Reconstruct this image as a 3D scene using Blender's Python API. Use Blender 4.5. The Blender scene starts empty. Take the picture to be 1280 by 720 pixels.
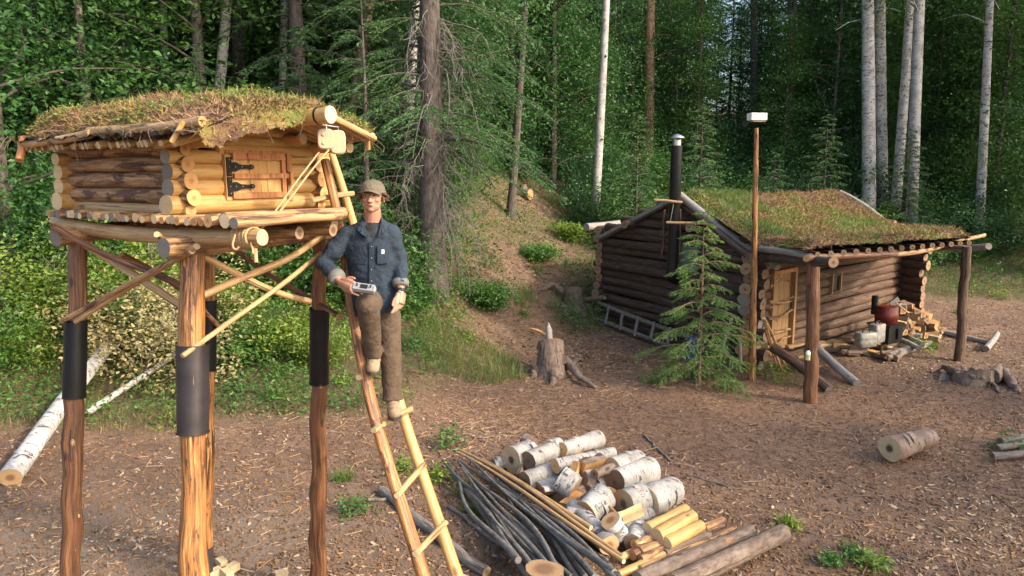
import bpy, math, random
import numpy as np
from mathutils import Vector, Matrix, noise as mnoise
random.seed(7); RS = np.random.RandomState(7)
S = bpy.context.scene
COL = S.collection
R = math.radians
# ------------------------------------------------------------------ camera, sky, sun, exposure
CAMZ, PITCH, FPX = 3.4, R(8.74), 930.0
cam_d = bpy.data.cameras.new('camera'); cam = bpy.data.objects.new('camera', cam_d); COL.objects.link(cam)
cam.location = (0, 0, CAMZ); cam.rotation_euler = (R(90) - PITCH, 0, 0)
cam_d.sensor_width = 36; cam_d.lens = FPX/1280*36; cam_d.clip_start = .05; cam_d.clip_end = 2000
S.camera = cam
S.render.resolution_x, S.render.resolution_y = 1280, 720
SUN_EL, SUN_AZ = R(33), R(118)          # azimuth clockwise from +Y: the sun stands to the right and a little behind
w = bpy.data.worlds.new('World'); S.world = w; w.use_nodes = True
wn = w.node_tree.nodes; wn.clear()
sky = wn.new('ShaderNodeTexSky'); sky.sky_type = 'NISHITA'; sky.sun_disc = False
sky.sun_elevation = SUN_EL; sky.sun_rotation = SUN_AZ; sky.air_density = 1.0; sky.dust_density = 4.0; sky.ozone_density = .6
bg = wn.new('ShaderNodeBackground'); bg.inputs['Strength'].default_value = .15
wo = wn.new('ShaderNodeOutputWorld')
w.node_tree.links.new(sky.outputs[0], bg.inputs[0]); w.node_tree.links.new(bg.outputs[0], wo.inputs[0])
sd = bpy.data.lights.new('sun', 'SUN'); sd.energy = 1.6; sd.angle = R(3); sd.color = (1, .86, .68)
sun = bpy.data.objects.new('sun', sd); COL.objects.link(sun)
tosun = Vector((math.sin(SUN_AZ)*math.cos(SUN_EL), math.cos(SUN_AZ)*math.cos(SUN_EL), math.sin(SUN_EL)))
sun.rotation_euler = tosun.to_track_quat('Z', 'Y').to_euler()
S.view_settings.view_transform = 'Standard'; S.view_settings.look = 'None'
S.view_settings.gamma = 1; S.view_settings.exposure = 1.55
S.render.engine = 'CYCLES'
S.cycles.max_bounces = 6; S.cycles.diffuse_bounces = 3; S.cycles.transparent_max_bounces = 8

# ------------------------------------------------------------------ survey: a sighted point at a known distance
def P(px, py, Y):
    x = (px-640)/FPX; u = (360-py)/FPX
    dy = math.cos(PITCH) + u*math.sin(PITCH); dz = -math.sin(PITCH) + u*math.cos(PITCH)
    t = Y/dy
    return np.array([x*t, Y, CAMZ + dz*t])
def PZ(px, py, z):
    x = (px-640)/FPX; u = (360-py)/FPX
    dy = math.cos(PITCH) + u*math.sin(PITCH); dz = -math.sin(PITCH) + u*math.cos(PITCH)
    t = (z-CAMZ)/dz
    return np.array([x*t, dy*t, z])
# terrain
XK = [-30, -8, -5, -3, -1.5, 1.3, 2.5, 5, 9, 30]; YK = [8.0, 9.3, 10.0, 10.2, 10.4, 15.4, 16.8, 19.2, 19.6, 19]
_off = RS.rand(40, 4)*6.28
def vnoise(x, y, sc, k=0):
    r = 0*x
    for i in range(5):
        a = _off[(k*5+i) % 40]
        r = r + np.sin((x*math.cos(a[0]) + y*math.sin(a[0]))*sc*(.6+.25*i) + a[1]) * np.cos((y*math.cos(a[2]) - x*math.sin(a[2]))*sc*(.7+.2*i) + a[3])
    return r/5
def gz(x, y):
    x = np.asarray(x, float); y = np.asarray(y, float)
    t = y - np.interp(x, XK, YK)
    sp = np.logaddexp(0, t*1.3)/1.3
    h = .33*np.minimum(sp, 14) + .12*np.clip(sp-14, 0, 40)
    h = h + .05*vnoise(x, y, .9) + .022*vnoise(x, y, 3.1, 1)*np.clip(y/6, 0, 1)
    near = np.exp(-((x+1)**2 + (y-5)**2)/30)
    mound = .22*np.exp(-(((x-5.6)/.55)**2 + ((y-12.6)/.6)**2))          # dug earth by the cabin door
    return h - .02*near + mound
def G(px, py):
    z = 0.
    for _ in range(25):
        p = PZ(px, py, z)
        if p[1] > 60 or p[1] < 0: p = P(px, py, 60)
        z = .6*z + .4*float(gz(p[0], p[1]))
    return np.array([p[0], p[1], float(gz(p[0], p[1]))])
def gp(x, y, dz=0): return np.array([x, y, float(gz(x, y)) + dz])

# ------------------------------------------------------------------ materials
def newmat(name):
    m = bpy.data.materials.new(name); m.use_nodes = True; nt = m.node_tree; nt.nodes.clear()
    return m, nt
class NB:
    def __init__(s, name):
        s.m, s.nt = newmat(name); s.L = s.nt.links.new
        s.out = s.n('ShaderNodeOutputMaterial'); s.b = s.n('ShaderNodeBsdfPrincipled')
        s.L(s.b.outputs[0], s.out.inputs[0])
    def n(s, t, **kw):
        x = s.nt.nodes.new(t)
        for k, v in kw.items():
            if isinstance(k, str) and hasattr(x, k): setattr(x, k, v)
        return x
    def inp(s, node, i, v):
        if hasattr(v, 'is_output') or isinstance(v, bpy.types.NodeSocket): s.L(v, node.inputs[i])
        else: node.inputs[i].default_value = v
        return node
    def attr(s, name='tc', rnd=True):
        a = s.n('ShaderNodeAttribute', attribute_name=name)
        o = a.outputs['Vector']
        if rnd:
            oi = s.n('ShaderNodeObjectInfo'); ml = s.n('ShaderNodeMath', operation='MULTIPLY'); s.inp(ml, 0, oi.outputs['Random']); s.inp(ml, 1, 53.7)
            ad = s.n('ShaderNodeVectorMath', operation='ADD'); s.inp(ad, 0, o); s.inp(ad, 1, ml.outputs[0]); o = ad.outputs[0]
        return o
    def coord(s, kind='Object'):
        return s.n('ShaderNodeTexCoord').outputs[kind]
    def scale(s, v, sc):
        m = s.n('ShaderNodeVectorMath', operation='MULTIPLY'); s.inp(m, 0, v); s.inp(m, 1, sc); return m.outputs[0]
    def noise(s, v, sc=5, det=4, rough=.6, dist=0):
        t = s.n('ShaderNodeTexNoise'); s.inp(t, 'Vector', v); t.inputs['Scale'].default_value = sc
        t.inputs['Detail'].default_value = det; t.inputs['Roughness'].default_value = rough; t.inputs['Distortion'].default_value = dist
        return t.outputs['Fac']
    def vor(s, v, sc=5, feat='F1', out='Distance'):
        t = s.n('ShaderNodeTexVoronoi', feature=feat); s.inp(t, 'Vector', v); t.inputs['Scale'].default_value = sc
        return t.outputs[out]
    def ramp(s, f, stops, interp='LINEAR'):
        r = s.n('ShaderNodeValToRGB'); e = r.color_ramp.elements; r.color_ramp.interpolation = interp
        while len(e) > 1: e.remove(e[-1])
        for i, (p, c) in enumerate(stops):
            c = (c, c, c) if isinstance(c, (int, float)) else c
            if i == 0: e[0].position = p; e[0].color = (*c, 1)
            else: x = e.new(p); x.color = (*c, 1)
        s.inp(r, 0, f); return r.outputs[0]
    def mix(s, f, a, b, mode='MIX'):
        x = s.n('ShaderNodeMix', data_type='RGBA', blend_type=mode)
        x.inputs[0].default_value = .5
        s.inp(x, 0, f)
        for i, v in ((6, a), (7, b)):
            if isinstance(v, tuple): v = (*v, 1) if len(v) == 3 else v
            s.inp(x, i, v)
        return x.outputs[2]
    def bump(s, h, st=.5, d=.01):
        b = s.n('ShaderNodeBump'); b.inputs['Strength'].default_value = st; b.inputs['Distance'].default_value = d
        s.inp(b, 'Height', h); s.L(b.outputs[0], s.b.inputs['Normal'])
    def col(s, c): 
        if isinstance(c, tuple): s.b.inputs['Base Color'].default_value = (*c, 1)
        else: s.L(c, s.b.inputs['Base Color'])
    def rough(s, r): s.inp(s.b, 'Roughness', r)
def wood(name, base, dark, light, streak=(45, 45, 3.5), thr=(.42, .6), patch=None, pthr=(.55, .62), bump=.6, bd=.008, rough=.75, knots=True):
    b = NB(name); v = b.attr()
    f = b.noise(b.scale(v, streak), 1, 5, .65, .3)
    c = b.ramp(f, [(thr[0]-.12, dark), (thr[0]+.04, base), (thr[1]+.08, light)])
    g = b.noise(v, 2.2, 3); c = b.mix(b.ramp(g, [(.35, 0.), (.7, .55)]), c, base)
    f2 = b.noise(b.scale(v, (9, 9, 2.2)), 1.3, 5, .7, .4)
    if patch: c = b.mix(b.ramp(f2, [(pthr[0], 0.), (pthr[1], 1.)]), c, patch)
    if knots:
        k = b.vor(b.scale(v, (7, 7, 3.2)), 1.0); c = b.mix(b.ramp(k, [(.08, .85), (.17, 0.)]), c, tuple(.5*x for x in dark))
    ck = b.noise(b.scale(v, (26, 26, 1.1)), 1, 3, .55); c = b.mix(b.ramp(ck, [(.645, 0.), (.665, .8)]), c, tuple(.35*x for x in dark))
    fine = b.noise(v, 90, 3, .7); c = b.mix(.35, c, b.mix(1.0, c, b.ramp(fine, [(.3, .55), (.7, 1.)]), 'MULTIPLY'))
    b.col(c); b.rough(rough)
    h = b.mix(.5, b.ramp(f, [(.25, 0.), (.75, 1.)]), b.ramp(f2, [(.4, 0.), (.65, 1.)]))
    b.bump(h, bump, bd); return b.m
def endcut(name, c1, c2, heart=None, hr=.0, rad=.15):
    b = NB(name); a = b.attr(rnd=False); sx = b.n('ShaderNodeSeparateXYZ'); b.inp(sx, 0, a)
    cx = b.n('ShaderNodeCombineXYZ'); b.L(sx.outputs[0], cx.inputs[0]); b.L(sx.outputs[1], cx.inputs[1])
    ln = b.n('ShaderNodeVectorMath', operation='LENGTH'); b.inp(ln, 0, cx.outputs[0])
    vv = b.attr(); nz = b.noise(vv, 14, 4)
    m = b.n('ShaderNodeMath', operation='MULTIPLY_ADD'); b.inp(m, 0, nz); b.inp(m, 1, .022); b.inp(m, 2, ln.outputs['Value'])
    wv = b.n('ShaderNodeMath', operation='MULTIPLY'); b.inp(wv, 0, m.outputs[0]); b.inp(wv, 1, 620.)
    sn = b.n('ShaderNodeMath', operation='SINE'); b.inp(sn, 0, wv.outputs[0])
    c = b.mix(b.ramp(sn.outputs[0], [(.0, 0.), (1., .55)]), c1, c2)
    c = b.mix(b.ramp(b.noise(vv, 6, 4), [(.4, 0.), (.7, .6)]), c, c2)
    if heart: 
        c = b.mix(b.ramp(m.outputs[0], [(hr*.55+.008, 1.), (hr+.012, 0.)]), c, heart)
    oi = b.n('ShaderNodeObjectInfo'); c = b.mix(b.ramp(oi.outputs['Random'], [(0., 0.), (1., .6)]), c, tuple(.55*x for x in c2)); c = b.mix(b.ramp(b.noise(b.scale(vv, (3, 60, 3)), 1, 3), [(.5, 0.), (.7, .35)]), c, tuple(.6*x for x in c2))
    # radial checks
    an = b.n('ShaderNodeVectorMath', operation='NORMALIZE'); b.inp(an, 0, cx.outputs[0])
    ck = b.noise(b.scale(an.outputs[0], (4, 4, 4)), 2.2, 2); c = b.mix(b.ramp(ck, [(.68, 0.), (.72, .7)]), c, tuple(.25*x for x in c2))
    b.col(c); b.rough(.85); b.bump(b.noise(vv, 120, 3), .4, .004); return b.m
def plain(name, c, rough=.6, metal=0., var=.25, sc=30, bump=.25, bd=.004, coord='Object'):
    b = NB(name); v = b.coord(coord)
    n1 = b.noise(v, sc, 5, .65); n2 = b.noise(v, sc*.18, 3)
    k = b.mix(b.ramp(n1, [(.3, 0.), (.7, 1.)]), tuple(x*(1-var) for x in c), tuple(min(1, x*(1+var)) for x in c))
    k = b.mix(b.ramp(n2, [(.35, 0.), (.7, .5)]), k, tuple(x*(1-1.5*var) for x in c))
    b.col(k); b.rough(rough); b.b.inputs['Metallic'].default_value = metal; b.bump(n1, bump, bd); return b.m
def leafmat(name, cols, trans=.3, rough=.5):
    b = NB(name); g = b.n('ShaderNodeNewGeometry')
    st = [(i/max(1, len(cols)-1), c) for i, c in enumerate(cols)]
    c = b.ramp(g.outputs['Random Per Island'], st)
    oi = b.n('ShaderNodeObjectInfo'); c = b.mix(b.ramp(oi.outputs['Random'], [(0., 0.), (1., .45)]), c, tuple(x*y for x, y in zip(cols[len(cols)//2], (.55, .7, .8))))
    n = b.noise(g.outputs['Position'], .9, 3); c = b.mix(b.ramp(n, [(.35, 0.), (.7, .5)]), c, tuple(x*y for x, y in zip(cols[-1], (1.15, 1.0, .6))))
    b.col(c); b.rough(rough)
    t = b.n('ShaderNodeBsdfTranslucent'); b.L(c, t.inputs[0]); mx = b.n('ShaderNodeMixShader'); mx.inputs[0].default_value = trans
    b.L(b.b.outputs[0], mx.inputs[1]); b.L(t.outputs[0], mx.inputs[2]); b.L(mx.outputs[0], b.out.inputs[0]); return b.m
def birchmat(name, white=(.56, .54, .49), grey=(.33, .31, .285), dens=.56, pth=.575):
    b = NB(name); v = b.attr()
    n0 = b.noise(v, 3.5, 4); c = b.mix(b.ramp(n0, [(.35, 0.), (.65, 1.)]), white, grey)
    ln = b.noise(b.scale(v, (14, 14, 150)), 1, 3, .6); c = b.mix(b.ramp(ln, [(dens, 0.), (dens+.06, .7)]), c, (.12, .105, .095))
    pt = b.noise(b.scale(v, (7, 7, 16)), 1, 6, .75, .8); c = b.mix(b.ramp(pt, [(pth, 0.), (pth+.035, 1.)]), c, (.05, .042, .038))
    pk = b.noise(b.scale(v, (4, 4, 7)), 1.3, 3, .5, .3); c = b.mix(b.ramp(pk, [(.62, 0.), (.70, .5)]), c, (.5, .33, .24))
    b.col(c); b.rough(.7); b.bump(b.mix(.5, ln, pt), .7, .008); return b.m

M = {}
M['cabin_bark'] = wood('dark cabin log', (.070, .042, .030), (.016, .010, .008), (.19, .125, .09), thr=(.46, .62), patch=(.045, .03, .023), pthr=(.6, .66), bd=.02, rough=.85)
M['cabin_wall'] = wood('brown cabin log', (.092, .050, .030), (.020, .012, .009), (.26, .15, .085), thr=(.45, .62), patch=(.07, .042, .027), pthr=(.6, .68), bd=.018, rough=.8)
M['streak'] = wood('orange peeled post', (.46, .20, .06), (.045, .018, .009), (.66, .38, .15), streak=(50, 50, 2.2), thr=(.53, .60), patch=(.10, .042, .02), pthr=(.56, .60), bd=.012, rough=.5)
M['brownpeel'] = wood('brown post', (.19, .08, .034), (.035, .016, .009), (.42, .21, .08), streak=(50, 50, 2.4), thr=(.50, .64), patch=(.62, .40, .18), pthr=(.66, .68), bd=.01, rough=.55)
M['halfbark'] = wood('half peeled log', (.36, .20, .09), (.07, .034, .018), (.60, .41, .20), streak=(34, 34, 3), thr=(.47, .6), patch=(.12, .055, .028), pthr=(.53, .58), bd=.012)
M['yellow'] = wood('fresh yellow log', (.50, .29, .098), (.30, .145, .045), (.60, .38, .15), streak=(40, 40, 2.5), thr=(.42, .56), bump=.3, bd=.004, rough=.5, knots=True)
M['pale'] = wood('pale peeled pole', (.44, .27, .12), (.20, .105, .045), (.60, .42, .21), streak=(60, 60, 4), thr=(.44, .58), bump=.4, bd=.004, rough=.6)
M['greywood'] = wood('weathered grey wood', (.25, .225, .20), (.09, .08, .07), (.40, .375, .35), streak=(60, 60, 3), thr=(.4, .6), bump=.6, bd=.008, rough=.85)
M['driftgrey'] = wood('grey brown branch bark', (.155, .125, .105), (.05, .04, .033), (.28, .25, .22), streak=(30, 30, 8), thr=(.4, .6), bd=.008, rough=.85)
M['darkpole'] = wood('dark grey sapling bark', (.10, .093, .085), (.035, .03, .027), (.21, .20, .185), streak=(20, 20, 14), thr=(.4, .62), bump=.5, bd=.004, rough=.7)
M['logbark'] = wood('spruce log bark', (.145, .10, .072), (.05, .034, .025), (.27, .215, .175), streak=(22, 22, 9), thr=(.4, .6), patch=(.34, .18, .09), pthr=(.62, .68), bd=.012, rough=.85)
M['spruce'] = wood('spruce trunk bark', (.075, .06, .05), (.025, .02, .018), (.15, .13, .115), streak=(16, 16, 7), thr=(.4, .62), bd=.03, rough=.9)
M['redbark'] = wood('reddish trunk bark', (.19, .11, .072), (.06, .035, .025), (.33, .22, .15), streak=(14, 14, 7), thr=(.4, .62), bd=.03, rough=.9)
M['board'] = wood('orange planed board', (.50, .275, .09), (.32, .155, .045), (.60, .37, .15), streak=(30, 30, 2), thr=(.4, .58), bump=.25, bd=.003, rough=.6)
M['old_board'] = wood('aged door board', (.30, .17, .07), (.12, .06, .03), (.44, .27, .12), streak=(30, 30, 2), thr=(.42, .6), bump=.4, bd=.004, rough=.75)
M['batten'] = wood('red brown batten', (.42, .17, .06), (.16, .06, .025), (.58, .30, .12), streak=(40, 40, 3), thr=(.42, .6), bump=.5, bd=.005, rough=.6)
M['birch'] = birchmat('birch bark', (.60, .585, .55), (.33, .315, .29), .55, .545)
M['birch_grey'] = birchmat('grey birch bark', (.46, .45, .42), (.25, .24, .225), .55)
M['birch_brown'] = birchmat('weathered brown birch bark', (.34, .25, .19), (.20, .115, .075), .54)
M['birch_fire'] = birchmat('cut birch bark', (.44, .425, .395), (.25, .23, .21), .54)
M['end_yellow'] = endcut('fresh cut end', (.70, .55, .33), (.56, .38, .19))
M['end_orange'] = endcut('orange cut end', (.68, .40, .17), (.50, .25, .09), (.42, .2, .08), .02)
M['end_old'] = endcut('old cut end', (.34, .22, .13), (.20, .125, .075), (.10, .055, .03), .03)
M['end_birch'] = endcut('birch cut end', (.58, .38, .19), (.42, .25, .12), (.22, .10, .045), .055)
M['end_rot'] = endcut('rotten birch cut end', (.55, .42, .25), (.40, .26, .14), (.05, .03, .02), .06)
M['end_block'] = endcut('weathered block face', (.50, .33, .17), (.33, .19, .09), (.14, .07, .035), .11)
M['end_grey'] = endcut('grey cut end', (.30, .265, .22), (.17, .145, .12))
M['charred'] = plain('charred wood', (.03, .026, .024), .9, 0, .4, 60, .6)
M['blackmetal'] = plain('black sheet metal', (.016, .016, .017), .42, .5, .3, 12, .15, .003)
M['sleevegrey'] = plain('scorched stove pipe', (.062, .055, .058), .38, .6, .35, 7, .15, .003)
M['hinge'] = plain('black iron hinge', (.008, .008, .009), .45, .4, .2)
M['steel'] = plain('dull steel', (.5, .5, .5), .35, .9, .15)
M['whitepaint'] = plain('white metal', (.75, .75, .73), .4, 0, .08)
M['tarp'] = plain('black tarpaulin', (.015, .016, .02), .3, 0, .3, 20, .5)
M['rope'] = plain('hemp rope', (.50, .34, .17), .9, 0, .3, 150, .6)
M['blockwood'] = plain('pale carved wood', (.46, .35, .22), .6, 0, .12, 40, .2)
M['denim'] = None
M['soil'] = plain('dark soil', (.12, .07, .045), .95, 0, .4, 40, 1., .03)
M['plastic_blue'] = plain('blue plastic', (.02, .05, .25), .4, 0, .1)
M['redmetal'] = plain('rusted red enamel', (.20, .03, .022), .5, .1, .45, 14)
M['can'] = plain('scuffed grey can', (.26, .25, .225), .6, .2, .45, 16, .4)
M['greenpanel'] = plain('green translucent panel', (.12, .2, .17), .4, 0, .3, 12)
M['glassdark'] = plain('dark window pane', (.012, .016, .014), .08, 0, .1)
M['label_white'] = plain('white paper label', (.8, .8, .76), .6, 0, .05)
M['yellowplastic'] = plain('yellow plastic', (.5, .5, .1), .4, 0, .1)
LEAF = [leafmat('leaf mid green', [(.045, .135, .025), (.075, .19, .04), (.12, .25, .06)], .38),
        leafmat('leaf dark green', [(.032, .10, .026), (.048, .14, .036), (.075, .19, .052)], .38),
        leafmat('leaf yellow green', [(.11, .20, .025), (.17, .27, .04), (.25, .34, .075)], .38),
        leafmat('leaf blue green', [(.03, .10, .04), (.048, .135, .052), (.075, .18, .07)], .38)]
M['needle'] = leafmat('spruce needles', [(.036, .098, .030), (.055, .14, .042), (.09, .185, .06)], .2, .6)
M['needle_dark'] = leafmat('dark spruce needles', [(.028, .078, .030), (.042, .11, .040), (.068, .15, .052)], .2, .6)
M['needle_light'] = leafmat('young spruce needles', [(.10, .20, .05), (.14, .25, .065), (.20, .32, .09)], .25, .5)
M['dryleaf'] = leafmat('withered pale leaf', [(.30, .26, .10), (.42, .36, .15), (.52, .45, .22), (.22, .17, .07)], .3, .6)
M['litter'] = leafmat('leaf litter', [(.12, .065, .036), (.22, .12, .065), (.07, .038, .024), (.30, .18, .10)], .05, .8)
M['chip'] = leafmat('wood chip', [(.28, .17, .10), (.42, .29, .18), (.56, .43, .29), (.22, .13, .08)], .0, .8)
M['needlelitter'] = leafmat('fallen bark strip', [(.38, .21, .11), (.52, .33, .19), (.24, .13, .07)], .0, .8)
M['grass'] = leafmat('grass blade', [(.06, .12, .02), (.10, .18, .03), (.17, .22, .06)], .25)
M['strawgrass'] = leafmat('straw and grass', [(.10, .13, .03), (.24, .22, .08), (.36, .27, .12), (.14, .17, .04)], .2)
M['moss'] = leafmat('roof moss', [(.16, .17, .03), (.24, .21, .05), (.30, .20, .07), (.14, .08, .04)], .1, .8)
M['mossgreen'] = leafmat('green roof moss', [(.09, .15, .03), (.16, .21, .05), (.22, .26, .08)], .15, .8)
M['roofdebris'] = leafmat('roof roots and peat', [(.09, .045, .03), (.16, .08, .05), (.24, .13, .08), (.34, .24, .16)], .0, .9)
M['lichen'] = plain('dead grey twig', (.20, .18, .155), .9)
def ground_mat():
    b = NB('forest floor'); v = b.coord('Object')
    n1 = b.noise(v, .7, 5, .6); n2 = b.noise(v, 9, 6, .7); n3 = b.noise(v, 60, 5, .75); n4 = b.noise(v, 3.1, 5, .65, .4)
    c = b.mix(b.ramp(n1, [(.35, 0.), (.65, 1.)]), (.175, .102, .064), (.24, .150, .098))
    c = b.mix(b.ramp(n4, [(.42, 0.), (.62, .75)]), c, (.115, .066, .043))
    c = b.mix(b.ramp(n2, [(.35, .75), (.5, 0.)]), c, (.07, .043, .032))
    c = b.mix(b.ramp(n2, [(.55, 0.), (.75, .7)]), c, (.30, .20, .135))
    c = b.mix(b.ramp(n3, [(.38, .7), (.5, 0.)]), c, (.085, .055, .042))
    c = b.mix(b.ramp(n3, [(.58, 0.), (.72, .6)]), c, (.36, .25, .17))
    a = b.n('ShaderNodeAttribute', attribute_name='path'); c = b.mix(a.outputs['Fac'], c, b.mix(b.ramp(n3, [(.35, 0.), (.65, 1.)]), (.15, .11, .08), (.26, .20, .15)))
    a = b.n('ShaderNodeAttribute', attribute_name='soil'); c = b.mix(a.outputs['Fac'], c, b.mix(b.ramp(n2, [(.35, 0.), (.65, 1.)]), (.20, .105, .058), (.33, .19, .11)))
    n5 = b.noise(v, .33, 4, .55); c = b.mix(b.ramp(n5, [(.52, 0.), (.66, .55)]), c, (.095, .062, .045))
    a = b.n('ShaderNodeAttribute', attribute_name='veg'); g = b.mix(b.ramp(n3, [(.35, 0.), (.65, 1.)]), (.03, .05, .015), (.09, .11, .03))
    c = b.mix(a.outputs['Fac'], c, g)
    b.col(c); b.rough(.95); b.bump(b.mix(.5, n3, n2), 1., .035); return b.m
M['ground'] = ground_mat()
def sod_mat(name, warm):
    b = NB(name); v = b.coord('Object')
    n1 = b.noise(v, 2.2 if warm else 1.1, 5, .65, .4); n2 = b.noise(v, 22, 5, .7); n3 = b.noise(v, 5, 5, .7)
    c = b.ramp(n1, [(.33, (.11, .055, .035)), (.45, (.20, .12, .05)), (.52, (.24, .18, .045)), (.62, (.12, .16, .03)), (.72, (.18, .2, .05))])
    c = b.mix(b.ramp(n2, [(.35, .8), (.5, 0.)]), c, (.055, .03, .02)); c = b.mix(b.ramp(n3, [(.55, 0.), (.7, .6)]), c, (.28, .17, .08))
    b.col(c); b.rough(.95); b.bump(n2, 1., .05); return b.m
M['sod'] = sod_mat('sod roof', True)

# ------------------------------------------------------------------ mesh builder
class MB:
    def __init__(s): s.v = []; s.tc = []; s.f = []; s.n = 0
    def add(s, V, F, mat=0, smooth=True, tc=None):
        V = np.asarray(V, float); F = np.asarray(F, int)
        s.v.append(V); s.tc.append(V if tc is None else np.asarray(tc, float)); s.f.append((F + s.n, mat, smooth)); s.n += len(V)
    def tube(s, pts, rad, segs=12, mat=0, capmat=None, jit=.0, flat=None, up=None, caps=True, seed=None, bumps=0., tilt=0.):
        pts = np.asarray(pts, float); n = len(pts); rad = np.full(n, rad, float) if np.isscalar(rad) else np.asarray(rad, float)
        T = np.gradient(pts, axis=0); T /= np.linalg.norm(T, axis=1)[:, None] + 1e-9
        ref = np.array([0, 0, 1.]) if up is None else np.array(up, float)
        if abs(T[0] @ ref) > .95: ref = np.array([1., .1, 0])
        A = np.cross(T[0], ref); A /= np.linalg.norm(A); As = [A]
        for i in range(1, n):
            a = As[-1] - T[i]*(As[-1] @ T[i]); a /= np.linalg.norm(a) + 1e-9; As.append(a)
        As = np.array(As); Bs = np.cross(T, As)
        th = np.linspace(0, 2*math.pi, segs, endpoint=False); ct, st = np.cos(th), np.sin(th)
        rr = rad[:, None]*np.ones((1, segs))
        if jit:
            ph = RS.rand(4)*6.28; sl = np.linspace(0, 1, n)[:, None]
            rr = rr*(1 + jit*np.sin(2*th[None]+ph[0]+sl*2) + jit*.6*np.sin(3*th[None]+ph[1]+sl*5) + jit*.8*(RS.rand(n, 1)-.5) + jit*.9*(RS.rand(n, segs)-.5)*(1 if segs > 8 else .5))
        fl = np.ones(n) if flat is None else (np.full(n, flat) if np.isscalar(flat) else np.asarray(flat))
        V = pts[:, None] + rr[..., None]*(ct[None, :, None]*As[:, None] + st[None, :, None]*Bs[:, None]*fl[:, None, None])
        sl = np.concatenate([[0], np.cumsum(np.linalg.norm(np.diff(pts, axis=0), axis=1))])
        if tilt and n > 2:
            k = (ct[None]*tilt)*rad[0]; V[0] += (T[0][None]*(k[0][:, None])); V[-1] += (T[-1][None]*(-k[0][:, None]))
        tc = np.stack([rr*ct, rr*st, np.repeat(sl[:, None], segs, 1)], -1)
        i = np.arange(n-1)[:, None]*segs; j = np.arange(segs)[None]; j2 = (j+1) % segs
        F = np.stack([i+j, i+j2, i+segs+j2, i+segs+j], -1).reshape(-1, 4)
        s.add(V.reshape(-1, 3), F[:, ::-1] if False else F, mat, True, tc.reshape(-1, 3))
        if caps:
            cm = mat if capmat is None else capmat
            for e, sg in ((0, -1), (n-1, 1)):
                c = V[e].mean(0) ; VV = np.vstack([V[e], c[None]]); tt = np.vstack([tc[e], [[0, 0, sl[e]]]])
                jj = np.arange(segs); FF = np.stack([jj, (jj+1) % segs, np.full(segs, segs)], -1)
                if sg < 0: FF = FF[:, ::-1]
                s.add(VV, FF, cm, False, tt)
        return s
    def log(s, p0, p1, r0, r1=None, segs=14, mat=0, capmat=1, jit=.03, bend=.012, rings=None, tilt=.1):
        p0 = np.asarray(p0, float); p1 = np.asarray(p1, float); L = np.linalg.norm(p1-p0); r1 = r0 if r1 is None else r1
        n = rings or max(4, min(14, int(L/.18)+2)); t = np.linspace(0, 1, n)
        pts = p0 + (p1-p0)*t[:, None]
        k = RS.randn(3)*bend*L; k2 = RS.randn(3)*bend*L*.4
        pts = pts + np.sin(t*math.pi)[:, None]*k + np.sin(t*2*math.pi)[:, None]*k2
        return s.tube(pts, r0+(r1-r0)*t, segs, mat, capmat, jit, tilt=tilt)
    def box(s, c, ax, half, mat=0, jit=0.):
        c = np.asarray(c, float); ax = np.asarray(ax, float); half = np.asarray(half, float)
        q = np.array([[x, y, z] for x in (-1, 1) for y in (-1, 1) for z in (-1, 1)], float)*half
        if jit: q = q + (RS.rand(8, 3)-.5)*jit*half
        V = c + q @ ax
        F = [[0, 1, 3, 2], [4, 6, 7, 5], [0, 4, 5, 1], [2, 3, 7, 6], [0, 2, 6, 4], [1, 5, 7, 3]]
        Vs = []; Fs = []; T = []
        for k, f in enumerate(F):
            Vs += [V[i] for i in f]; T += [q[i] for i in f]; Fs.append([4*k, 4*k+1, 4*k+2, 4*k+3])
        s.add(np.array(Vs), Fs, mat, False, np.array(T)+RS.rand(3)*3); return s
    def ball(s, c, r, mat=0, seg=12, ax=None):
        r = np.array([r, r, r] if np.isscalar(r) else r, float); n = seg//2+1
        ph = np.linspace(0, math.pi, n); th = np.linspace(0, 2*math.pi, seg, endpoint=False)
        V = np.stack([np.sin(ph)[:, None]*np.cos(th), np.sin(ph)[:, None]*np.sin(th), np.cos(ph)[:, None]*np.ones(seg)], -1)*r
        V = V.reshape(-1, 3)
        if ax is not None: V = V @ np.asarray(ax)
        i = np.arange(n-1)[:, None]*seg; j = np.arange(seg)[None]; j2 = (j+1) % seg
        F = np.stack([i+j, i+seg+j, i+seg+j2, i+j2], -1).reshape(-1, 4)
        s.add(V + np.asarray(c, float), F, mat, True, V); return s
    def mesh(s, name, mats, off=(0, 0, 0)):
        me = bpy.data.meshes.new(name)
        V = np.concatenate(s.v) - np.asarray(off, float); T = np.concatenate(s.tc)
        cnt = np.concatenate([np.full(len(F), F.shape[1]) for F, _, _ in s.f]); idx = np.concatenate([F.ravel() for F, _, _ in s.f])
        mi = np.concatenate([np.full(len(F), m) for F, m, _ in s.f]); sm = np.concatenate([np.full(len(F), q) for F, _, q in s.f])
        me.vertices.add(len(V)); me.vertices.foreach_set('co', V.ravel()); me.loops.add(len(idx)); me.loops.foreach_set('vertex_index', idx)
        me.polygons.add(len(cnt)); me.polygons.foreach_set('loop_start', np.concatenate([[0], np.cumsum(cnt)[:-1]]))
        me.polygons.foreach_set('loop_total', cnt); me.polygons.foreach_set('material_index', mi); me.polygons.foreach_set('use_smooth', sm.astype(bool))
        a = me.attributes.new('tc', 'FLOAT_VECTOR', 'POINT'); a.data.foreach_set('vector', T.ravel())
        for m in mats: me.materials.append(M[m] if isinstance(m, str) else m)
        me.update(calc_edges=True); return me
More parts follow.
